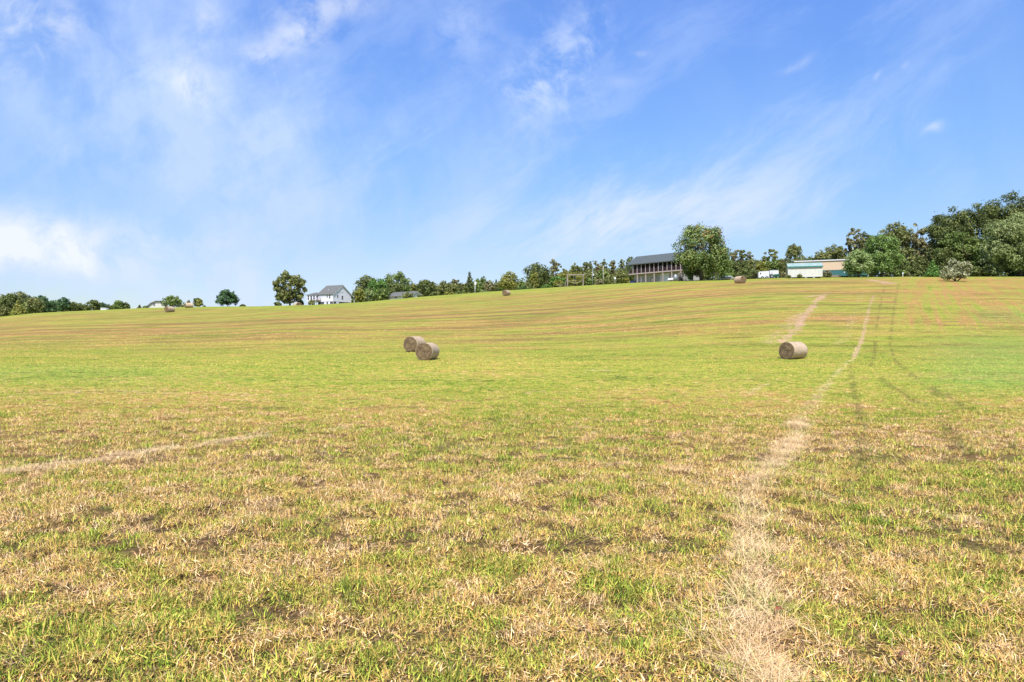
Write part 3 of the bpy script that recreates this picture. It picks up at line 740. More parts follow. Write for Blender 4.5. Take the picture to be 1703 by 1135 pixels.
tree(482, 451, 58, 178, 'open', 'olive', 'tall open crowned tree with sky showing through beside the white house', group='lone trees on the left skyline', dens=1.15, leaf=.85)
tree(462, 502, 16, 176, 'bush', 'dark', 'dark shrub under the left side of the open tree', 'shrub', 'shrubs on the left skyline')
tree(500, 498, 14, 180, 'bush', 'dark', 'dark shrub under the right side of the open tree', 'shrub', 'shrubs on the left skyline')
tree(519, 499, 15, 205, 'bush', 'olive', 'yellowish green bush at the left end of the white house', 'shrub', 'shrubs around the white house', dens=1.6)
G2 = 'trees between the white house and the porch house'
for a in [(592, 486, 12, 255, 'cone', 'dark', 'narrow very dark tree against the right end of the white house'),
          (598, 479.5, 18, 250, 'round', 'yellow', 'yellow brown small tree right of the white house'),
          (613, 479, 18, 248, 'open', 'pale', 'greyish sparse small tree with pale trunk right of the white house', m_barkp),
          (610, 457, 44, 285, 'round', 'dark', 'big dark domed tree behind the yellow brown one'),
          (627, 462, 40, 262, 'round', 'bright', 'bright green rounded tree in front of the big dark dome'),
          (636, 478, 30, 252, 'round', 'green', 'mid green tree with a low crown left of the white garage'),
          (660, 451, 54, 280, 'round', 'green', 'tallest double topped tree behind the white garage'),
          (655, 470, 40, 268, 'round', 'dark', 'dark tree mass just above the garage roof'),
          (691, 472, 20, 285, 'round', 'yellow', 'yellow green tree peeping between the tall and the dark tree'),
          (709, 464.5, 42, 262, 'dome', 'dark', 'dark ragged tree at the right end of the white garage'),
          (727, 473, 20, 290, 'round', 'olive', 'olive tree right of the dark ragged tree'),
          (738, 466.5, 20, 268, 'round', 'olive', 'rounded olive tree left of the brown topped one'),
          (755, 461, 18, 285, 'sparse', 'brown', 'brown topped thin tree in the middle treeline'),
          (750, 470, 26, 265, 'round', 'olive', 'low olive tree in front of the brown topped one'),
          (768, 470, 18, 272, 'round', 'olive', 'small olive tree left of the tall pointed tree'),
          (781, 451.5, 21, 262, 'cone', 'dark', 'tall pointed dark tree left of the white pole'),
          (793, 463, 16, 285, 'round', 'green', 'green tree just behind the white pole'),
          (803, 459.5, 16, 270, 'dome', 'green', 'pointed green tree right of the white pole'),
          (814, 466, 22, 262, 'round', 'brown', 'reddish brown rounded tree right of the white pole'),
          (825, 464, 12, 270, 'cone', 'dark', 'narrow dark tree between the brown and the yellow green trees'),
          (833, 470, 18, 272, 'round', 'green', 'small green tree left of the large yellow green bushy tree'),
          (846, 450.5, 38, 240, 'dome', 'yellow', 'large yellow green bushy tree above the central bale'),
          (868, 466, 22, 245, 'cone', 'green', 'light green cone shaped small tree right of the yellow green tree'),
          (893, 436, 48, 238, 'round', 'dark', 'broad dark tree highest in the middle of the treeline'),
          (889, 452, 17, 215, 'round', 'yellow', 'pale yellow green sapling in front of the broad dark tree', m_barkp),
          (924, 430.5, 24, 275, 'sparse', 'brown', 'tall thin brown crowned tree right of the broad dark tree'),
          (939, 442, 14, 290, 'sparse', 'brown', 'small wispy brown tree right of the tall thin brown one'),
          (928, 458, 34, 232, 'bush', 'bright', 'light green rounded bush left of the swing frame'),
          (940, 450, 24, 240, 'round', 'yellow', 'golden yellow tree left of the swing frame'),
          (930, 466, 26, 226, 'bush', 'yellow', 'low yellow green shrubby tree left of the swing frame'),
          (957, 437, 28, 255, 'dome', 'olive', 'olive domed tree behind the swing frame'),
          (958, 452, 34, 242, 'round', 'yellow', 'yellowish tree seen through the swing frame'),
          (971, 434.5, 20, 270, 'sparse', 'olive', 'thin olive tree above the right post of the swing frame'),
          (984, 433, 18, 275, 'sparse', 'olive', 'thin tree left of the tall wooden pole'),
          (983, 450, 32, 258, 'round', 'olive', 'leafy olive tree behind the short grey post'),
          (995, 432, 20, 280, 'sparse', 'brown', 'thin brownish tree just left of the tall wooden pole'),
          (1006, 430.5, 16, 275, 'sparse', 'olive', 'thin tree right behind the top of the tall wooden pole'),
          (1004, 448, 26, 258, 'round', 'green', 'green tree right behind the tall wooden pole'),
          (1022, 428.5, 20, 278, 'sparse', 'brown', 'wispy tall tree with much sky between its branches'),
          (1035, 427, 18, 270, 'sparse', 'olive', 'wispy tall tree nearest the left end of the porch house'),
          (1016, 456, 24, 245, 'dome', 'olive', 'low olive tree right of the tall wooden pole'),
          (1034, 449, 28, 250, 'round', 'olive', 'leafy tree at the left end of the porch house'),
          (1050, 427, 28, 262, 'round', 'dark', 'dark tree rising behind the left end of the porch house roof')]:
    tree(*a[:7], group=G2, bark=(a[7] if len(a) > 7 else None))
G3 = 'low shrubs along the middle treeline'
for a in [(678, 486.5, 24, 225, 'open', 'olive', 'grey green round bush in front of the white garage'),
          (700, 490, 16, 245, 'bush', 'dark', 'low dark hedge shrub at the right end of the white garage'),
          (722, 486, 26, 250, 'bush', 'dark', 'dark low shrub under the ragged tree right of the garage'),
          (748, 486, 24, 245, 'bush', 'yellow', 'pale yellow shrub low in front of the olive trees'),
          (806, 483.5, 18, 238, 'bush', 'pale', 'low grey green shrub right of the white pole'),
          (765, 484, 24, 252, 'bush', 'green', 'dark green low shrub left of the white pole'),
          (870, 477, 20, 225, 'bush', 'bluegreen', 'dark low shrub left of the broad dark tree'),
          (881, 479, 12, 215, 'bush', 'bright', 'light green tuft like shrub under the sapling'),
          (908, 474, 24, 215, 'bush', 'bright', 'bright green low hedge right of the sapling'),
          (934, 472, 22, 215, 'bush', 'brown', 'brownish low shrub at the left foot of the swing frame'),
          (982, 462, 22, 210, 'bush', 'green', 'dark green rounded shrub right of the swing frame'),
          (996, 464, 20, 215, 'bush', 'brown', 'brown green shrub just left of the tall wooden pole'),
          (1014, 463, 22, 215, 'bush', 'olive', 'olive shrub just right of the tall wooden pole'),
          (1040, 461, 16, 205, 'bush', 'yellow', 'yellow green shrub at the left corner of the porch house')]:
    tree(*a, cat='shrub', group=G3)
tree(1166, 371.5, 104, 158, 'oval', 'maple', 'large maple with orange patches at its top beside the porch house', group='trees around the porch house', base=466.8, dens=.95, seed=4)
tree(1152, 424, 34, 165, 'round', 'dark', 'dark low tree tucked under the left of the large maple', group='trees around the porch house')
tree(1194, 412, 48, 158, 'round', 'green', 'lighter green tree with a pale trunk right of the large maple', group='trees around the porch house', base=466.5, bark=m_barkp)
G4 = 'trees behind the trailers and the shed'
for a in [(1222, 411, 22, 205, 'sparse', 'brown', 'wispy brownish tree just right of the maple pair'),
          (1236, 412, 22, 208, 'sparse', 'olive', 'wispy olive tree above the distant bale'),
          (1245, 418, 18, 212, 'sparse', 'brown', 'thin leaning tree left of the white trailer'),
          (1228, 432, 44, 190, 'round', 'dark', 'dark leafy tree directly behind the distant bale'),
          (1252, 430, 30, 195, 'round', 'olive', 'olive leafy tree left of the white trailer'),
          (1208, 444, 40, 185, 'bush', 'green', 'dark green thicket tree behind the white boat'),
          (1268, 434, 30, 192, 'round', 'yellow', 'yellowish green tree above the white trailer'),
          (1283, 411, 32, 205, 'open', 'olive', 'grey green open topped tree above the white trailer'),
          (1288, 430, 34, 190, 'round', 'green', 'rounded green tree behind the green machine'),
          (1322, 404.5, 34, 190, 'tall', 'olive', 'tall squarish tree rising behind the shed left end'),
          (1304, 430, 24, 188, 'round', 'olive', 'low olive tree at the left end of the shed'),
          (1347, 427, 30, 215, 'round', 'dark', 'dark low tree above the middle of the shed roof'),
          (1368, 414, 30, 205, 'round', 'olive', 'olive tree above the right end of the shed'),
          (1390, 405, 46, 208, 'round', 'olive', 'broad olive tree above the peach coloured mobile home'),
          (1422, 376.5, 34, 205, 'open', 'brown', 'thin crowned grey brown tree high above the mobile home end'),
          (1440, 385, 30, 215, 'round', 'dark', 'dark crown between the thin grey tree and the wide round one')]:
    tree(*a, group=G4)
tree(1466, 388, 66, 172, 'round', 'fresh', 'wide round dark green tree right of the bright cone shaped tree', group='trees at the right edge of the field', base=461, dens=1.2)
tree(1428, 414, 54, 150, 'dome', 'lime', 'light green cone shaped tree standing before the mobile home', group='trees at the right edge of the field', base=461.8, dens=1.35, seed=9)
G5 = 'tall trees of the wood on the right'
for a in [(1490, 368.5, 60, 205, 'round', 'olive', 'high olive crown rising behind the wide round tree'),
          (1522, 371, 42, 200, 'sparse', 'brown', 'nearly bare thin branched tree with sky between its twigs'),
          (1508, 410, 36, 190, 'open', 'olive', 'half bare olive tree under the thin branched one'),
          (1546, 394, 28, 198, 'open', 'brown', 'brownish thin tree left of the massive dark tree'),
          (1528, 425, 40, 188, 'round', 'dark', 'low dark tree at the foot of the thin branched one'),
          (1500, 432, 30, 184, 'round', 'dark', 'small dark tree filling the gap beside the wide round tree'),
          (1580, 343, 74, 186, 'round', 'dark', 'massive dark tree, left half of the double crown'),
          (1625, 337, 80, 190, 'round', 'dark', 'massive dark tree, right half of the double crown'),
          (1600, 380, 90, 182, 'open', 'green', 'lower leafy layer tree under the massive double crown'),
          (1576, 410, 50, 180, 'round', 'dark', 'dark low tree behind the small bright conifer'),
          (1625, 415, 50, 180, 'round', 'dark', 'dark low tree behind the silvery bush'),
          (1683, 318, 96, 192, 'round', 'dark', 'highest dark crown at the upper right edge')]:
    tree(*a, group=G5, leaf=.78)
tree(1697, 352, 130, 168, 'dome', 'pale', 'large pale leaved tree cut by the right edge with boughs to the ground', group=G5, dens=1.2, leaf=.78, seed=5)
tree(1652, 436, 40, 170, 'bush', 'pale', 'low pale leaved bough like shrub left of the large pale tree', 'shrub', 'shrubs along the right wood', dens=1.3)
G6 = 'shrubs along the right wood'
for i, (p_, t_, w_, k_, pl_, lb) in enumerate([(1499, 448, 22, 'bush', 'green', 'dark green shrub right of the wide round tree'),
          (1508, 451, 12, 'bush', 'brown', 'small reddish brown shrub near the white post'),
          (1523, 437, 24, 'dome', 'dark', 'dark fir like shrub left of the small bright conifer'),
          (1572, 440, 24, 'bush', 'dark', 'black green shrub between the conifer and the silvery bush'),
          (1620, 440, 26, 'bush', 'dark', 'black green shrub right behind the silvery bush'),
          (1640, 446, 20, 'bush', 'dark', 'low dark shrub in the shade under the leaning trunk'),
          (1690, 446, 40, 'bush', 'bluegreen', 'low blue green shrub at the right edge')]):
    tree(p_, t_, w_, 172, k_, pl_, lb, 'shrub', G6)
tree(1551, 433, 25, 168, 'cone', 'bright', 'small bright green conifer before the dark wood', group='trees at the right edge of the field', base=460.9, dens=1.3)
tree(1590, 432.5, 54, 145, 'spray', 'silver', 'silvery pale feathery bush standing alone on the lawn', 'shrub', 'shrubs on the right lawn', base=468.5, dens=1.3, leaf=.75)
for i, (p_, t_, w_, pl_, lb) in enumerate([(1234, 450, 40, 'dark', 'dark thicket shrub right behind the distant bale'), (1254, 448, 24, 'dark', 'dark shrub touching the left end of the white trailer'),
          (1300, 451, 20, 'brown', 'reddish low shrub between the green machine and the shed'), (1176, 448, 20, 'dark', 'dark shrub left of the pale trunk'),
          (1206, 455, 26, 'bright', 'bright green shrub leaning over the white boat'), (1148, 452, 14, 'bright', 'light green shrub left of the maple trunk'),
          (1376, 450, 20, 'brown', 'brownish bush at the right end of the shed'), (1367, 455, 10, 'brown', 'small dry bush touching the shed corner')]):
    tree(p_, t_, w_, 172 if p_ < 1370 else 158, 'bush', pl_, lb, 'shrub', 'shrubs around the trailers and the shed')

# far-off wood behind the single trees: one leafy mass down to the ground
def wood(name, prof, d0, pal, label, seed):
    r_ = np.random.default_rng(seed); cs = []; ns = []; ss = []; vs_ = []
    a, b_ = prof[0][0], prof[-1][0]; px_ = a
    while px_ < b_:
        top = np.interp(px_, [q[0] for q in prof], [q[1] for q in prof]) + r_.uniform(-3, 5)
        d = d0 * r_.uniform(.97, 1.06); x, y, z0 = pt(px_, d); Hh = max(zat(top, d) - z0, 1.2); k = r_.uniform(1.0, 1.9)
        zz = .2
        while zz < Hh:
            n = int(70 * (k / 1.5) ** 2); di = r_.normal(0, 1, (n, 3)); di /= np.linalg.norm(di, axis=1)[:, None]
            c0 = np.array([x + r_.normal(0, .6), y + r_.normal(0, .8), z0 + min(zz, Hh - k * .6)])
            cs.append(c0 + di * k * r_.uniform(.6, 1.1, (n, 1))); ns.append(di); ss.append(np.full(n, d)); vs_.append(np.clip(r_.uniform(0, .35) + .6 * r_.uniform(0, 1, n), 0, 1)); zz += k * .85
        px_ += k * .8 * F / d
    ctr = np.concatenate(cs); dirs = np.concatenate(ns); dd = np.concatenate(ss); vv = np.concatenate(vs_); n = len(ctr)
    nrm = dirs + r_.normal(0, .5, (n, 3)) + np.array([0, 0, .35]); nrm /= np.linalg.norm(nrm, axis=1)[:, None]
    tn = np.cross(nrm, r_.normal(0, 1, (n, 3))); tn /= np.linalg.norm(tn, axis=1)[:, None] + 1e-9; bt = np.cross(nrm, tn)
    ls = (.85 * dd / 682 * r_.uniform(.6, 1.3, n))[:, None]
    v = np.stack([ctr - tn * ls * 1.25, ctr + bt * ls * .75, ctr + tn * ls * 1.25, ctr - bt * ls * .75], 1).reshape(-1, 3)
    o = mesh_np(name, v, np.arange(4 * n).reshape(n, 4), PAL[pal], attrs={'v': ('FACE', vv)}); tag(o, label, 'undergrowth', kind='stuff'); print(name, n)
wood('undergrowth', [(-60, 500), (40, 497), (95, 503), (140, 509), (175, 509), (214, 509.5)], 290, 'dark', 'dark undergrowth behind the trees on the far left skyline', 63)
wood('thicket', [(590, 484), (640, 474), (700, 476), (760, 472), (830, 473), (870, 466), (920, 458), (970, 452), (1040, 447), (1060, 452)], 300, 'olive', 'dense green undergrowth closing the gaps of the middle treeline', 61)
wood('woodland_edge', [(1110, 446), (1160, 440), (1215, 432), (1300, 434), (1400, 426), (1430, 420), (1500, 414), (1560, 405), (1703, 395), (1800, 395)], 216, 'dark', 'dark leafy wood edge behind the trees on the right', 62)

# ------------------------------------------------------------------ building materials
def siding(name, col, col2, pitch, axis=2, rough=.6):
    m, nt, b = newmat(name); oc = nt.new('ShaderNodeTexCoord').outputs['Object']; so = nt.sep(oc)
    fr = nt.math('FRACT', nt.math('DIVIDE', so[axis], pitch))
    ln = nt.maprange(fr, .0, .14, 0, 1)
    nz = nt.noise(oc, 1.3, 4, .6)
    c = nt.mix(nt.maprange(nz, .35, .75), col, tuple(q * .86 for q in col)); c = nt.mix(ln, col2, c)
    nt.put(b.inputs['Base Color'], c); b.inputs['Roughness'].default_value = rough; nt.put(b.inputs['Normal'], nt.bump(fr, .4, .02)); return m
m_white = siding('white_siding', (.68, .66, .74), (.44, .43, .50), .22)
m_trim = mat('white_trim', (.66, .66, .68), .5, .05)
m_shg = mat('grey_shingles', (.14, .14, .13), .85, .18, 5, .3, col2=(.085, .085, .08))
m_shd = mat('green_grey_shingles', (.085, .10, .10), .85, .18, 4, .3, col2=(.055, .065, .065))
m_glass, nt, b = newmat('dark_window_glass'); b.inputs['Base Color'].default_value = (.03, .035, .045, 1); b.inputs['Roughness'].default_value = .12
nt.put(b.inputs['Roughness'], nt.maprange(nt.noise(nt.new('ShaderNodeTexCoord').outputs['Object'], 3), .3, .7, .08, .2))
m_found = mat('dark_block_foundation', (.09, .09, .11), .9, .2, 4)
m_wood = mat('weathered_wood', (.30, .25, .21), .85, .2, 4, .2, stretch=(1, 1, .2))
m_post = mat('pinkish_painted_post', (.38, .31, .29), .7, .1)
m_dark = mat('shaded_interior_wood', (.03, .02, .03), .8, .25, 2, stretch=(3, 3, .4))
m_screen = mat('brown_porch_rail', (.07, .04, .045), .8, .2, 5)
m_block = mat('grey_lower_wall', (.42, .40, .37), .85, .15, 2)
m_teal = mat('faded_teal_roof', (.17, .285, .275), .7, .15, 1.2, col2=(.30, .35, .31))
m_tealtrim = mat('dark_teal_trim', (.04, .17, .16), .6, .1)
m_shed = siding('cream_lap_siding', (.56, .55, .49), (.38, .37, .34), .24)
m_peach = mat('peach_siding', (.52, .38, .28), .7, .08, 1.5, col2=(.54, .41, .26))
m_skirt = mat('teal_skirting', (.035, .13, .14), .7, .15)
m_wroof = mat('white_metal_roof', (.62, .62, .64), .45, .06)
m_tr = mat('white_trailer_paint', (.62, .62, .63), .4, .05)
m_tyre = mat('black_rubber', (.02, .02, .022), .85, .1)
m_green = mat('green_machine_paint', (.01, .10, .05), .5, .2)
m_metal = mat('galvanised_metal', (.28, .31, .33), .5, .12, metal=.4)
m_blue = mat('blue_paint', (.03, .05, .14), .4, .1)
m_beige = mat('beige_siding', (.62, .60, .55), .7, .08)
m_bench = mat('white_plastic', (.75, .72, .73), .5, .05)

def window(root, x0, x1, z0, z1, yw, n=-1, frame=m_trim, ax='y', ft=.09, mull=False):
    """window in a wall plane; ax 'y' -> plane y=yw, facing n along y; ax 'x' -> plane x=yw (x0,x1 are y)"""
    def B(mb, a0, a1, b0, b1, c0, c1):
        lo, hi = sorted((c0, c1))
        if ax == 'y': mb.box(a0, a1, lo, hi, b0, b1)
        else: mb.box(lo, hi, a0, a1, b0, b1)
    f = MB(); o1 = yw + n * .05
    B(f, x0 - ft, x1 + ft, z1, z1 + ft, yw, o1); B(f, x0 - ft, x1 + ft, z0 - ft, z0, yw, o1); B(f, x0 - ft, x0, z0, z1, yw, o1); B(f, x1, x1 + ft, z0, z1, yw, o1)
    B(f, x0, x1, (z0 + z1) / 2 - .03, (z0 + z1) / 2 + .03, yw + n * .021, o1 - n * .005)
    w = f.build('window', frame, root)
    p = MB(); B(p, x0, x1, z0, z1, yw + n * .003, yw + n * .02); p.build('pane', m_glass, w)
    return w

# ---- white gabled house
d = 240.; x0, y0, z0 = pt(554, d); zb = zat(505.5, d)
hw = empty('white_house', (x0, y0, zb), R(60), 'white gabled farmhouse with grey shingle roof on the left skyline', 'house')
Lg, Ls = 9.0, 7.4; zf0 = .85; ze = 3.55; za = 6.75       # local: x along gable wall, +y along the side wall (to the left and away)
MB().prism([(0, zf0), (Lg, zf0), (Lg, ze), (Lg / 2, za), (0, ze)], 'y', 0, Ls).build('wall', m_white, hw)
MB().box(.04, Lg - .04, .04, Ls - .04, -1.6, zf0 - .002).build('foundation', m_found, hw)
sl = (za - ze) / (Lg / 2); oh = .35; th = .16
rf = MB().prism([(-oh, ze - oh * sl + .02), (Lg / 2, za + .02), (Lg + oh, ze - oh * sl + .02), (Lg + oh, ze - oh * sl + .02 + th), (Lg / 2, za + .02 + th * 1.15), (-oh, ze - oh * sl + .02 + th)], 'y', -.3, Ls + .3).build('roof', m_shg, hw)
MB().tube([(1.9, 4.2, za - 2.0), (1.9, 4.2, za - 1.3)], .09, 8).build('vent_pipe', m_trim, rf)
t_ = MB()
for s in (0, 1):
    a = (-oh, ze - oh * sl - .10) if s == 0 else (Lg + oh, ze - oh * sl - .10)
    t_.prism([a, (Lg / 2, za - .10), (Lg / 2, za + .018), (a[0], a[1] + .118)], 'y', -.34, -.302)
t_.build('rake_trim', m_trim, hw)
MB().box(-.05, -.003, -.05, .14, zf0, ze - .1).box(-.05, .14, -.05, -.003, -1.2, ze - .1).build('corner_board', m_trim, hw)
MB().box(Lg / 2 - .55, Lg / 2 + .35, -.08, -.003, 4.3, 5.55).build('attic_vent', m_trim, hw)
window(hw, 1.8, 2.5, 2.35, 3.15, 0); window(hw, 4.1, 4.9, 1.75, 3.05, 0)
window(hw, 2.5, 3.1, 2.3, 3.05, 0, ax='x'); window(hw, 1.3, 1.95, 2.0, 3.2, 0, ax='x')
for a, b_ in ((1.5, 2.4), (3.2, 4.3)): MB().box(-.03, .035, a, b_, -.9, zf0 - .1).build('crawl_space_panel', m_white, hw)
MB().box(1.6, 2.8, -.03, .035, -.9, zf0 - .1).build('crawl_space_panel', m_white, hw)
# sun room wing at the far end
wy0, wy1 = Ls + .02, Ls + 4.6
MB().box(-.9, 3.6, wy0, wy1, 1.0, 3.35).build('sun_room', m_white, hw)
cx_, cy_ = 1.35, (wy0 + wy1) / 2
MB().add([(-1.2, wy0 - .3, 3.36), (3.9, wy0 - .3, 3.36), (3.9, wy1 + .3, 3.36), (-1.2, wy1 + .3, 3.36), (cx_, cy_ - .7, 4.35), (cx_, cy_ + .7, 4.35)],
         [(3, 2, 1, 0), (0, 1, 4), (2, 3, 5), (1, 2, 5, 4), (3, 0, 4, 5)]).build('sun_room_roof', m_shg, hw)
window(hw, wy0 + .5, wy0 + 1.3, 1.7, 3.0, -.9, ax='x'); window(hw, wy0 + 1.9, wy0 + 2.7, 1.6, 3.0, -.9, ax='x'); window(hw, wy0 + 3.4, wy0 + 4.1, 1.6, 3.0, -.9, ax='x')
window(hw, -.6, -.1, 1.7, 2.9, wy0 - .001)
st_ = MB()
for i in range(8): st_.box(-2.4 + i * .0 - .28 * i, -2.1 - .28 * i, Ls - 1.2, Ls + .6, 1.35 - .22 * i, 1.43 - .22 * i)
stx = st_.build('deck_stairs', m_wood, hw)
dk_ = MB().box(-2.1, -.06, Ls - 1.6, Ls - .05, 1.3, 1.45)
dk_.box(-2.05, -1.93, Ls - 1.55, Ls - 1.43, -1, 1.3).box(-2.05, -1.93, Ls - .3, Ls - .18, -1, 1.3); dk_.build('deck', m_wood, hw)
rl = MB()
for i in range(9): rl.box(-2.08 + i * .24, -2.04 + i * .24, Ls - 1.6, Ls - 1.55, 1.45, 2.35)
rl.box(-2.12, -.1, Ls - 1.62, Ls - 1.53, 2.35, 2.43)
rl.tube([(-2.1, Ls - 1.2, 2.35), (-4.3, Ls - 1.2, .6)], .04, 6); rl.tube([(-4.3, Ls - 1.2, .6), (-4.3, Ls - 1.2, -1)], .05, 6); rl.build('deck_railing', m_wood, hw)
# right side porch
MB().add([(Lg, -.1, 3.05), (Lg + 2.0, -.1, 2.45), (Lg + 2.0, Ls, 2.45), (Lg, Ls, 3.05), (Lg, -.1, 3.2), (Lg + 2.0, -.1, 2.6), (Lg + 2.0, Ls, 2.6), (Lg, Ls, 3.2)],
         [(0, 3, 2, 1), (4, 5, 6, 7), (0, 1, 5, 4), (1, 2, 6, 5), (2, 3, 7, 6), (3, 0, 4, 7)]).build('porch_roof', m_shg, hw)
for yy in (.1, 3.0, 6.0): MB().box(Lg + 1.7, Lg + 1.88, yy, yy + .18, -.5, 2.5).build('porch_post', m_trim, hw)
MB().box(Lg + .02, Lg + 1.9, 0, Ls, -.3, .62).build('porch_floor', m_found, hw)

# ---- white garage
d = 250.; x0, y0, z0 = pt(692, d)
ga = empty('white_garage', (x0, y0, zat(497, d)), R(55), 'low white garage building with thin grey roof beneath the middle trees', 'building')
k = d / F; ze, za = zat(491.5, d) - zat(497, d), zat(485, d) - zat(497, d)
MB().prism([(-4.2, -2), (4.2, -2), (4.2, ze - .3), (0, za - .1), (-4.2, ze - .3)], 'y', 0, 11).build('wall', m_beige, ga)
MB().prism([(-4.7, ze - .5), (0, za - .08), (4.7, ze - .5), (4.7, ze - .32), (0, za + .12), (-4.7, ze - .32)], 'y', -.4, 11.4).build('roof', m_shg, ga)
MB().prism([(-4.72, ze - .62), (0, za - .2), (0, za - .06), (-4.72, ze - .48)], 'y', -.45, -.402).prism([(4.72, ze - .62), (0, za - .2), (0, za - .06), (4.72, ze - .48)], 'y', -.45, -.402).build('rake_trim', m_trim, ga)
window(ga, 5.5, 6.6, .2, 1.0, -4.2, ax='x')

# ---- roof by the left round tree
d = 215.; x0, y0, z0 = pt(262, d); zb = zat(511.5, d)
lh = empty('grey_roofed_house', (x0, y0, zb), R(28), 'cream gabled house mostly hidden behind the skyline beside the rounded tree', 'house')
MB().prism([(-2.6, -2), (2.6, -2), (2.6, -.1), (.6, 1.95), (-1.2, 1.95), (-2.6, .6)], 'y', 0, 6).build('wall', m_beige, lh)
MB().prism([(-4.6, -1.2), (-2.0, 1.35), (-.6, 2.05), (1.4, 2.1), (4.2, -.9), (4.2, -1.2), (1.35, 1.85), (-.6, 1.82), (-1.9, 1.1), (-4.6, -1.5)], 'y', -.35, 6.3).build('roof', m_shg, lh)
window(lh, -1.2, -.7, .5, 1.2, 0)

# ---- tiny white shed far left
x0, y0, z0 = pt(172, 240)
sh0 = empty('small_white_shed', (x0, y0, zat(515.5, 240)), R(10), 'tiny low white shed on the far left skyline under the dark trees', 'shed')
MB().box(-.95, .95, 0, 2, -1, .5).build('wall', m_trim, sh0); MB().prism([(-1.05, .5), (1.05, .5), (.8, .66), (-.7, .72)], 'y', -.1, 2.1).build('roof', m_wroof, sh0)
MB().box(-.3, .2, -.03, -.003, -.3, .38).build('door', m_beige, sh0)

# ---- porch house
xl, yl = (1045.5 - CX) / F * 190, 190.
xr, yr = (1118.5 - CX) / F * 180, 180.
ang = math.atan2(yr - yl, xr - xl); zb = zat(469, yl)
ph = empty('porch_house', (xl, yl, zb), ang, 'long two storey house with dark green roof and row of upper porch posts', 'house')
Lh = math.hypot(xr - xl, yr - yl) + 3.0; Dp = 8.4
zf = zat(456, yl) - zb; ze = zat(440.6, yl) - zb
rise = 2.55
MB().prism([(-.5, ze - .25), (Dp / 2, ze + rise - .12), (Dp + .5, ze - .25), (Dp + .5, ze - .02), (Dp / 2, ze + rise + .1), (-.5, ze - .02)], 'x', -.4, Lh + .4).build('roof', m_shd, ph)
MB().box(.7, Lh - .02, 1.5, Dp, -1.2, zf - .2).build('lower_wall', m_block, ph)
MB().box(.02, Lh - .02, 2.4, Dp, zf + .02, ze).prism([(2.4, ze), (Dp, ze), (Dp / 2, ze + rise - .3)], 'x', .05, Lh - .05).build('upper_wall', m_dark, ph)
MB().box(-.02, Lh, -.05, 2.6, zf - .28, zf).build('porch_floor', m_post, ph)
MB().box(0, Lh, .0, 2.38, ze - .22, ze - .02).build('porch_ceiling', m_dark, ph)
bay = (Lh - 3.0) / 10.0 * 1.0
for i in range(13):
    xx = i * (math.hypot(xr - xl, yr - yl) / 10.3)
    if xx < Lh - .1: MB().box(xx, xx + .17, -.02, .15, zf, ze - .22).build('upper_post', m_post if i else m_shd, ph)
rail = MB(); rail.box(.05, Lh - .05, .04, .09, zf + .92, zf + 1.0).box(.05, Lh - .05, .05, .08, zf + .08, zf + .2)
xx = .1
while xx < Lh - .1: rail.box(xx, xx + .04, .05, .085, zf + .2, zf + .92); xx += .13
rail.build('porch_railing', m_screen, ph)
sp = math.hypot(xr - xl, yr - yl) / 10.3
for i in (2, 4, 6, 8, 10, 12):
    if i * sp < Lh - .1: MB().box(i * sp, i * sp + .24, -.0, .24, -1.2, zf - .28).build('lower_post', m_post, ph)
MB().box(3.85, 3.98, .3, .42, -1.2, zf - .7).build('lower_post', m_post, ph)
dr = MB().box(6.9 * sp, 8.9 * sp, 1.38, 1.48, -1.0, zf - .45).build('door', m_trim, ph)
MB().box(7.25 * sp, 7.6 * sp, 1.35, 1.378, -1.0, zf - .7).build('glass', m_glass, dr)
window(ph, 2.9, 3.6, .6, zf - .9, 1.5); 
for a in (1.2, 4.6, 8.0, 11.2): window(ph, a, a + 1.3, zf + .8, zf + 1.9, 2.4, frame=m_screen)
# bench, bin, wheel by the lower wall
def local(root, x, y, z):
    from mathutils import Matrix, Vector
    return Matrix.Translation(root.location) @ Matrix.Rotation(root.rotation_euler.z, 4, 'Z') @ Vector((x, y, z))
p = local(ph, 9.3 * sp, -.5, 0); be = empty('white_bench', (p.x, p.y, tz(p.x, p.y)), ang, 'white bench under the right end of the porch', 'bench')
MB().box(0, 1.7, 0, .5, .55, .68).build('seat', m_bench, be); MB().box(0, 1.7, .44, .5, .75, 1.1).build('backrest', m_bench, be)
for s in (.1, 1.5): MB().box(s, s + .1, .05, .45, -.3, .55).build('leg', m_wood, be)
p = local(ph, .75, -.2, 0); bi = empty('black_bin', (p.x, p.y, tz(p.x, p.y)), ang, 'squat black container under the left corner of the porch', 'bin')
MB().prism([(0, -.2), (1.2, -.2), (1.3, .75), (-.1, .75)], 'y', 0, .8).build('body', m_blue, bi); MB().prism([(-.14, .76), (1.34, .76), (1.2, .86), (0, .86)], 'y', -.06, .86).build('lid', m_tyre, bi)
p = local(ph, 5.6 * sp, .3, 0); wh = empty('spoked_wheel', (p.x, p.y, tz(p.x, p.y) + .75), ang, 'dark round wheel leaning under the middle of the porch', 'wheel')
r1 = MB(); r1.tube([(.75 * math.cos(a), 0, .75 * math.sin(a)) for a in np.linspace(0, 2 * PI, 25)], .07, 6, cap=False); r1.build('rim', m_tyre, wh)
for a in np.linspace(0, PI, 5)[:-1]: MB().tube([(.7 * math.cos(a), 0, .7 * math.sin(a)), (-.7 * math.cos(a), 0, -.7 * math.sin(a))], .03, 5).build('spoke', m_wood, wh)
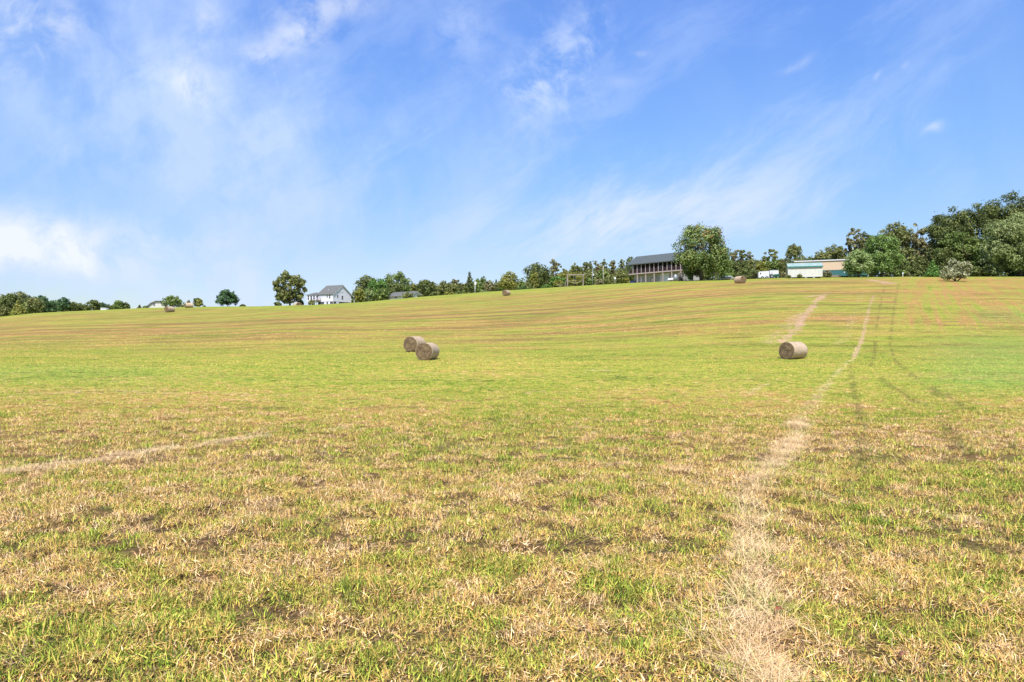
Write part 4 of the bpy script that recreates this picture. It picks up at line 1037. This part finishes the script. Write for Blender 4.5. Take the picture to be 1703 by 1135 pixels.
# tank and stairs right of the house
x0, y0, z0 = pt(1123.5, 172)
tk = empty('water_tank', (x0, y0, z0), 0, 'pale blue grey upright tank between the porch house and the wooden stairs', 'tank')
MB().tube([(0, 0, 0), (0, 0, 1.5), (0, 0, 1.65)], [.55, .55, .3], 18).build('body', m_metal, tk, smooth=True); MB().tube([(0, 0, 1.65), (0, 0, 1.78)], .18, 10).build('cap', m_trim, tk)
x0, y0, z0 = pt(1129, 168)
sw = empty('wooden_stairs', (x0, y0, z0), 0, 'short brown wooden stairs with handrails left of the maple', 'stairs')
s_ = MB()
for i in range(6): s_.box(.25 + i * .27, .55 + i * .27, 0, 1.1, 1.15 - i * .2, 1.21 - i * .2)
s_.build('steps', m_screen, sw)
for yy in (-.03, 1.1): MB().tube([(.0, yy, 2.0), (.45, yy, 1.95), (1.9, yy, .85), (1.9, yy, -.2)], .05, 6).build('handrail', m_post, sw)
for xx in (0, .45): MB().box(xx - .06, xx + .06, -.08, .04, -.3, 1.95).build('post', m_wood, sw)
MB().box(.5, 1.9, .1, 1.0, -.3, .9).build('side_panel', m_screen, sw) if False else MB().prism([(.1, -.2), (1.7, -.2), (.3, 1.1), (.1, 1.1)], 'y', .3, .9).build('side_panel', m_screen, sw)

# ---- shed on skids
p = hit(1311, 463.2); d = p[1]; k = d / F; ang = R(-15); print('shed d', d)
sd = empty('portable_shed', (p[0], p[1], zat(463.2, d)), ang, 'cream sided portable shed with faded teal roof raised on skids', 'shed')
Lw = 55.5 * k / (math.cos(ang) - math.sin(ang) * 0 + .10); h1 = 18.6 * k; g0 = 1.8 * k; Ds = 2.9
MB().box(0, Lw, 0, Ds, g0, h1).prism([(0, h1), (Ds, h1), (Ds / 2, h1 + 6.0 * k)], 'x', 0, Lw).build('wall', m_shed, sd)
MB().prism([(-.22, h1 - .02), (Ds / 2, h1 + 6.4 * k), (Ds + .22, h1 - .02), (Ds + .22, h1 + .1), (Ds / 2, h1 + 6.4 * k + .12), (-.22, h1 + .1)], 'x', -.18, Lw + .18).build('roof', m_teal, sd)
MB().box(-.18, Lw + .18, -.26, -.222, h1 - .16, h1 + .09).build('fascia', m_tealtrim, sd)
MB().box(-.05, .09, -.05, -.003, g0, h1 - .02).box(Lw - .09, Lw + .05, -.05, -.003, g0, h1 - .02).box(.1, Lw - .1, -.04, -.003, g0 - .02, g0 + .10).build('corner_board', m_beige, sd)
for yy in (.3, Ds - .5): MB().box(.1, Lw - .3, yy, yy + .2, -.1, g0 - .002).build('skid', m_found, sd)
for i in range(4): MB().box(.2 + i * Lw / 4.3, .65 + i * Lw / 4.3, .05, .45, -.6, g0 - .01).build('concrete_block', m_block, sd)
MB().box(-.04, -.003, .9, 1.9, g0 + .1, h1 - .1).build('door', m_beige, sd)
# weeds at the shed foot
for q, (a, t_, w_) in enumerate([(1330, 456, 10), (1312, 458, 8)]):
    tree(a, t_, w_, d - 1.2, 'bush', 'olive', ['tall weedy clump before the middle of the shed', 'weedy clump at the left corner of the shed'][q], 'shrub', 'shrubs around the trailers and the shed')
# ---- mobile home
d = 178.; x0, y0, _ = pt(1322, d); zb = zat(457.5, d)
mh = empty('mobile_home', (x0, y0, zb), R(-20), 'long peach coloured mobile home with white roof edge and teal skirting', 'house')
Lm = 17.0
MB().box(0, Lm, 0, 4.2, .95, 3.35).build('wall', m_peach, mh)
MB().box(.05, Lm - .05, .06, 4.1, -.6, .948).build('skirting', m_skirt, mh)
MB().prism([(-.25, 3.352), (4.45, 3.352), (4.45, 3.5), (2.1, 3.85), (-.25, 3.56)], 'x', -.2, Lm + .2).build('roof', m_wroof, mh)
window(mh, 12.2, 13.0, 1.9, 2.85, 0, frame=m_beige)
for a in (11.5, 12.9): MB().box(a, a + .3, .03, .058, .2, .5).build('skirting_vent', m_trim, mh)
# wooden low deck by the mobile home
p = hit(1372, 461.8); dk2 = empty('low_wooden_deck', (p[0], p[1], tz(*p)), R(-15), 'low weathered wooden platform right of the shed', 'deck')
MB().box(0, 3.4, 0, 1.6, .42, .5).build('floor', m_wood, dk2)
for i in range(5): MB().box(i * .8 + .02, i * .8 + .12, -.05, .05, -.2, .42).build('post', m_wood, dk2)
MB().box(0, 3.4, -.09, -.052, .1, .36).build('skirt_board', m_wood, dk2)

# ---- white trailers
def wheel(parent, x, y, z, r, w=.18):
    t = MB().tube([(x, y - w / 2, z), (x, y + w / 2, z)], r, 18).build('wheel', m_tyre, parent)
    MB().tube([(x, y - w / 2 - .012, z), (x, y - w / 2 - .002, z)], r * .55, 14).build('rim', m_metal, t)
d = 168.; x0, y0, z0 = pt(1261.5, d); k = d / F
t1 = empty('enclosed_trailer', (x0, y0, z0), R(-12), 'white enclosed cargo trailer left of the green machine', 'trailer')
MB().prism([(0, .35), (2.5, .35), (2.5, 1.95), (.25, 1.85), (0, 1.5)], 'y', 0, 1.8).build('body', m_tr, t1)
MB().box(.35, .62, -.02, -.003, 1.15, 1.55).build('window', m_glass, t1)
wheel(t1, 1.9, -.12, .33, .33); wheel(t1, .9, -.12, .33, .33)
MB().tube([(0, .9, .4), (-.6, .9, .4)], .05, 6).build('hitch', m_tyre, t1)
x0, y0, z0 = pt(1279.5, d)
t2 = empty('enclosed_trailer', (x0, y0, z0), R(-12), 'second white box trailer standing behind the green machine', 'trailer')
MB().box(.12, 2.15, 0, 1.8, .45, 2.02).build('body', m_tr, t2); MB().box(.05, 2.2, -.04, 1.84, 2.022, 2.08).build('roof', m_wroof, t2); wheel(t2, 1.1, -.12, .33, .33)
x0, y0, z0 = pt(1281, d - 3)
tr = empty('garden_tractor', (x0, y0, z0), R(-8), 'small dark green tractor like machine parked against the white trailers', 'tractor')
MB().prism([(.9, .45), (2.1, .45), (2.15, .9), (1.9, 1.05), (.95, 1.0)], 'y', .1, .75).build('hood', m_green, tr)
MB().prism([(0, .4), (.9, .4), (.9, .6), (.5, .65), (.35, 1.05), (.1, 1.05)], 'y', .05, .8).build('fender', m_green, tr)
MB().tube([(.25, .4, 1.0), (.6, .4, 1.45), (.75, .4, .8)], .05, 6).build('steering_column', m_tyre, tr)
wheel(tr, .35, -.05, .48, .48, .25); wheel(tr, 1.75, -.05, .3, .3, .2); wheel(tr, .35, .9, .48, .48, .25); wheel(tr, 1.75, .9, .3, .3, .2)
MB().tube([(-.15, 0, .1), (-.55, 0, 1.35)], .05, 6).build('lift_arm', m_trim, tr)
# ---- boat
d = 160.; x0, y0, z0 = pt(1198, d)
bo = empty('small_boat', (x0, y0, z0), R(-14), 'low white boat with blue side lying on the grass left of the distant bale', 'boat')
hl = MB(); n_ = 10; sec = []
for i in range(n_ + 1):
    f = i / n_; xx = 3.7 * f; w_ = .75 * (1 - max(0, (f - .45) / .55) ** 2 * .95); zt = .62 - .22 * max(0, f - .6) / .4; zk = .12 + .22 * max(0, f - .7) / .3
    sec.append([(xx, -w_, zt), (xx, -w_ * .8, zk + .12), (xx, 0, zk), (xx, w_ * .8, zk + .12), (xx, w_, zt)])
vs = [p_ for s_ in sec for p_ in s_]; fs = [(i * 5 + j, (i + 1) * 5 + j, (i + 1) * 5 + (j + 1) % 5, i * 5 + (j + 1) % 5) for i in range(n_) for j in range(5)] + [(0, 1, 2, 3, 4)]
hl.add(vs, fs); hl.build('hull', m_tr, bo)
MB().box(.05, 2.6, -.80, -.757, .42, .60).build('side_stripe', m_blue, bo)
MB().prism([(0, .64), (2.6, .64), (2.3, .86), (.1, .90)], 'y', -.7, .7).build('cover', m_tr, bo)
for xx in (.5, 2.4): MB().box(xx, xx + .15, -.6, .6, -.2, .2).build('cradle', m_wood, bo)

# ---- swing frame, hammock, poles
def postpt(px_, base, dflt): 
    p_ = hit(px_, base); return p_ if p_[1] < 280 else np.array(pt(px_, dflt)[:2])
d = 178.; xa, ya, za_ = pt(944, d); xb, yb, zb_ = pt(969.8, d); k = d / F
sf = empty('wooden_swing_frame', (xa, ya, za_), math.atan2(yb - ya, xb - xa), 'weathered wooden swing frame of two posts and a top beam', 'swing frame')  # swing frame: two posts, top beam and braces
Ls_ = xb - xa; dz = zb_ - za_
MB().box(-.12, .12, -.12, .12, -.3, 19.2 * k).build('post', m_wood, sf); MB().box(Ls_ - .12, Ls_ + .12, -.12, .12, -.3 + dz, 19.6 * k + .1).build('post', m_wood, sf)
MB().box(-.3, Ls_ + .3, -.11, .11, 19.0 * k, 20.6 * k).build('beam', m_wood, sf)
MB().tube([(0, .1, 18 * k), (-5 * k, .6, -.3)], .10, 6).build('brace', m_wood, sf)
MB().tube([(Ls_, .1, 19 * k), (Ls_ + 3 * k, .6, 23 * k)], .05, 6).build('brace', m_wood, sf)
m_canvas = mat('cream_canvas', (.62, .52, .42), .8, .1)
hm = empty('hammock', (xa + .2, ya, za_), sf.rotation_euler.z, 'cream hammock slung low between the swing frame posts', 'hammock')
V = []; Fq = []
for i in range(13):
    f = i / 12; xx = .15 + f * (Ls_ - .7); zz = 1.5 - 2.6 * f * (1 - f) * (1 - .12) * 1.55 + f * dz; w_ = .08 + .32 * math.sin(PI * f)
    V += [(xx, -w_, zz + w_ * .5), (xx, 0, zz), (xx, w_, zz + w_ * .5)]
for i in range(12): Fq += [(3 * i, 3 * i + 3, 3 * i + 4, 3 * i + 1), (3 * i + 1, 3 * i + 4, 3 * i + 5, 3 * i + 2)]
mb = MB(); mb.v = V; mb.f = Fq; o = mb.build('sling', m_canvas, hm, smooth=True); q = o.modifiers.new('t', 'SOLIDIFY'); q.thickness = .03
sg = empty('swing', (xa + Ls_ * .45, ya, za_), sf.rotation_euler.z, 'small swing hanging by two ropes from the wooden beam', 'swing')
for s in (-.28, .28): MB().tube([(s, 0, 19.0 * k), (s, 0, .75)], .03, 5).build('rope', m_metal, sg)
MB().box(-.38, .38, -.14, .14, .68, .75).build('seat', m_bluegreen if False else m_green, sg)
def pole(px_, top, base, d_, r_, m_, name, label, extra=None):
    x0, y0, z0 = pt(px_, d_); o = empty(name, (x0, y0, z0), 0, label, 'pole')
    MB().tube([(0, 0, -.4), (0, 0, zat(top, d_) - z0)], [r_, r_ * .8], 10).build('shaft', m_, o, smooth=True); return o, zat(top, d_) - z0
m_palewood = mat('pale_weathered_pole', (.35, .32, .26), .85, .12, 3, stretch=(1, 1, .2))
o, hh_ = pole(1003.3, 442, 472, 176, .12, m_palewood, 'wooden_pole', 'tall pale wooden pole standing left of the porch house')
MB().box(-.25, .25, -.03, .03, hh_ - .25, hh_ - .15).build('cross_arm', m_palewood, o)
o, hh_ = pole(790, 468, 488, 215, .10, m_trim, 'white_pole', 'white pole with a short box at its top in the middle treeline')
MB().box(-.18, .42, -.15, .15, hh_ - 1.1, hh_ - .2).build('box', m_trim, o)
o, hh_ = pole(985.5, 448, 470, 190, .08, m_metal, 'grey_post', 'short grey post with a white marker right of the swing frame')
MB().tube([(0, 0, hh_), (1.1, .0, hh_ - 1.6)], .05, 6).build('stay', m_metal, o); MB().box(.12, .4, -.05, .05, hh_ - 1.8, hh_ - 1.3).build('marker', m_trim, o)
o, hh_ = pole(1022.8, 464.5, 472, 180, .05, m_palewood, 'birdhouse_pole', 'thin pole carrying a small white birdhouse left of the porch house')
MB().prism([(-.25, hh_), (.25, hh_), (.25, hh_ + .35), (0, hh_ + .6), (-.25, hh_ + .35)], 'y', -.2, .2).build('birdhouse', m_trim, o)
x0, y0, z0 = pt(1501.5, 168)
wp = empty('white_marker_post', (x0, y0, z0), 0, 'short white marker post at the edge of the right wood', 'post')
MB().tube([(0, 0, -.2), (0, 0, 1.0)], .06, 8).build('shaft', m_trim, wp); MB().box(-.16, .16, -.05, .05, .75, 1.1).build('plate', m_trim, wp)

# ------------------------------------------------------------------ sky
SUN_AZ = R(-174)      # measured from +Y towards +X ; sun high behind the camera, a little to the left
SUN_EL = R(56)
sc_ = bpy.context.scene
w = bpy.data.worlds.new('World'); sc_.world = w; w.use_nodes = True
nt = NT(w.node_tree); nt.n.clear()
out = nt.new('ShaderNodeOutputWorld'); bg = nt.new('ShaderNodeBackground')
sk = nt.new('ShaderNodeTexSky', sky_type='NISHITA'); sk.sun_disc = False; sk.sun_elevation = SUN_EL; sk.sun_rotation = SUN_AZ
sk.air_density = 1.0; sk.dust_density = .6; sk.ozone_density = 2.0; sk.altitude = 200
SKY_S = .093
dv = nt.new('ShaderNodeTexCoord').outputs['Generated']; s3 = nt.sep(dv)
yc = nt.math('MAXIMUM', nt.math('ABSOLUTE', s3[1]), .05)
U = nt.math('DIVIDE', s3[0], yc); V_ = nt.math('DIVIDE', s3[2], yc)
def uv(px_, py_): return (px_ - CX) / F, (CY - py_) / F
P0 = nt.xyz(U, V_, nt.math('MULTIPLY', s3[1], .4))
warp = nt.noise(P0, 3.0, 4, .6, out=1)
Pw = nt.vmath('ADD', P0, nt.vmath('MULTIPLY', nt.vmath('SUBTRACT', warp, (.5, .5, .5)), (.10, .10, 0)))
# streaky noise running up to the right
mp = nt.new('ShaderNodeMapping'); mp.vector_type = 'TEXTURE'; mp.inputs['Rotation'].default_value = (0, 0, R(32)); mp.inputs['Scale'].default_value = (2.6, .8, 1); nt.put(mp.inputs['Vector'], Pw)
streak = nt.noise(mp.outputs[0], 7.5, 9, .66, .25)
mp2 = nt.new('ShaderNodeMapping'); mp2.vector_type = 'TEXTURE'; mp2.inputs['Rotation'].default_value = (0, 0, R(100)); mp2.inputs['Scale'].default_value = (2.2, .9, 1); nt.put(mp2.inputs['Vector'], Pw)
veil = nt.noise(mp2.outputs[0], 3.2, 8, .6, .2)
puff = nt.noise(Pw, 14, 7, .62, .2)
soft = nt.noise(Pw, 2.0, 5, .55)
su, sv, _z = nt.sep(Pw)
def blob(px_, py_, rx, ry, rot=0, pw=1):
    cu, cv = uv(px_, py_); rx /= F; ry /= F
    du = nt.math('SUBTRACT', su, cu); dv_ = nt.math('SUBTRACT', sv, cv); c_, s_ = math.cos(R(rot)), math.sin(R(rot))
    a = nt.math('DIVIDE', nt.math('ADD', nt.math('MULTIPLY', du, c_), nt.math('MULTIPLY', dv_, s_)), rx)
    b_ = nt.math('DIVIDE', nt.math('SUBTRACT', nt.math('MULTIPLY', dv_, c_), nt.math('MULTIPLY', du, s_)), ry)
    r2 = nt.math('ADD', nt.math('MULTIPLY', a, a), nt.math('MULTIPLY', b_, b_))
    return nt.math('EXPONENT', nt.math('MULTIPLY', r2, -1.0))
def addm(*a):
    r = a[0]
    for q in a[1:]: r = nt.math('ADD', r, q)
    return r
def mul(a, b_): return nt.math('MULTIPLY', a, b_)
veilmask = addm(mul(blob(250, 150, 480, 260, -25), 1.0), mul(blob(480, 360, 330, 260, -40), .65), mul(blob(100, 350, 400, 200), .25))
veil_a = mul(veilmask, nt.maprange(addm(mul(veil, .55), mul(soft, .2), mul(puff, .25)), .38, .66, .04, .66))
puffmask = addm(mul(blob(322, 138, 46, 32, -35), 1.0), mul(blob(505, 55, 46, 32), .85), mul(blob(440, 82, 40, 26), .65), mul(blob(565, 15, 70, 26), .7), mul(blob(18, 60, 50, 80), .75), mul(blob(345, 30, 24, 60), .55), mul(blob(95, 40, 40, 40), .5))
puff_a = mul(puffmask, nt.maprange(puff, .36, .62, .05, 1.0))
wm = addm(mul(blob(930, 110, 60, 110, -28), .55), mul(blob(1000, 60, 36, 30), .3), mul(blob(870, 155, 40, 25), .4), mul(blob(780, 60, 50, 60), .25))
wisp_a = mul(wm, nt.maprange(puff, .40, .66, 0, 1))
sm_ = addm(mul(blob(1080, 335, 280, 70, 20), .46), mul(blob(1230, 345, 110, 45, 20), .45), mul(blob(800, 250, 260, 90, 20), .25), mul(blob(1250, 230, 260, 60, 20), .12), mul(blob(1350, 365, 60, 40, 50), .4), mul(blob(930, 360, 120, 50, 10), .55), mul(blob(1020, 390, 260, 60, 8), .5))
streak_a = mul(sm_, nt.maprange(streak, .38, .70, .08, .80))
low = addm(mul(blob(0, 408, 95, 50), 1.9), mul(blob(70, 415, 70, 28), 1.2), mul(blob(130, 445, 70, 34), 1.5), mul(blob(215, 400, 130, 34), .6), mul(blob(330, 460, 180, 60), .6), mul(blob(520, 490, 220, 40), .35))
low_a = mul(low, nt.maprange(addm(mul(puff, .5), mul(soft, .5)), .34, .58, .06, 1.05))
tiny = addm(mul(blob(1317, 101, 18, 7, 35), .8), mul(blob(1556, 211, 16, 5, 8), 1.0), mul(blob(1450, 128, 10, 4, 45), .5), mul(blob(1495, 110, 8, 5, 45), .4), mul(blob(1078, 84, 14, 6), .5), mul(blob(1040, 130, 22, 8), .35))
tiny_a = mul(tiny, nt.maprange(puff, .3, .55, .2, 1))
ball = addm(mul(nt.maprange(veil, .42, .75, 0, .22), nt.maprange(s3[2], .02, .4, 1., .5)), nt.maprange(streak, .44, .70, 0, .22))
front = nt.maprange(s3[1], 0, .15)
alpha = nt.math('MINIMUM', addm(mul(front, addm(veil_a, streak_a, low_a, wisp_a)), ball), .93)
alpha2 = nt.math('MINIMUM', mul(front, addm(mul(puff_a, .66), mul(wisp_a, .4), mul(tiny_a, .42), mul(streak_a, .55), mul(low_a, .58))), .9)
k_ = SKY_S
tint = nt.maprange(s3[2], .03, .45)
sky_c = nt.mix(1.0, sk.outputs[0], nt.ramp(nt.math('MULTIPLY', s3[2], 1.0), [(.0, (.62, .61, .62)), (.11, (.64, .65, .68)), (.26, (.63, .79, .96)), (.42, (.655, .85, 1.22))]), 'MULTIPLY')
sky_c = nt.vmath('MULTIPLY', sky_c, (1.46, 1.48, 1.5))
EXP_ = 1.0
veil_c = (.38 / k_, .49 / k_, .72 / k_); puff_c = (.61 / k_, .64 / k_, .69 / k_)
c = nt.mix(alpha, sky_c, veil_c); c = nt.mix(alpha2, c, puff_c)
nt.put(bg.inputs[0], c); bg.inputs[1].default_value = SKY_S
nt.l.new(bg.outputs[0], out.inputs[0])

sun = bpy.data.lights.new('sun', 'SUN'); sun.energy = 4.8; sun.angle = R(1.2); sun.color = (1.0, .95, .87)
so_ = bpy.data.objects.new('sun', sun); link(so_)
from mathutils import Vector
dirv = Vector((math.sin(SUN_AZ) * math.cos(SUN_EL), math.cos(SUN_AZ) * math.cos(SUN_EL), math.sin(SUN_EL)))
so_.rotation_euler = dirv.to_track_quat('Z', 'Y').to_euler(); so_.location = (0, 0, 60)

# ------------------------------------------------------------------ camera
cam = bpy.data.cameras.new('camera'); cam.sensor_width = 36; cam.lens = 36 * F / 1703; cam.clip_end = 5000; cam.clip_start = .05
co = bpy.data.objects.new('camera', cam); link(co); co.location = (0, 0, H); co.rotation_euler = (PI / 2, 0, 0)
sc_.camera = co
try:
    sc_.cycles.max_bounces = 5; sc_.cycles.diffuse_bounces = 2; sc_.cycles.transmission_bounces = 3
except Exception: pass
sc_.render.resolution_x = 1024; sc_.render.resolution_y = 682
sc_.view_settings.view_transform = 'Standard'; sc_.view_settings.look = 'None'; sc_.view_settings.exposure = .6; sc_.view_settings.gamma = 1
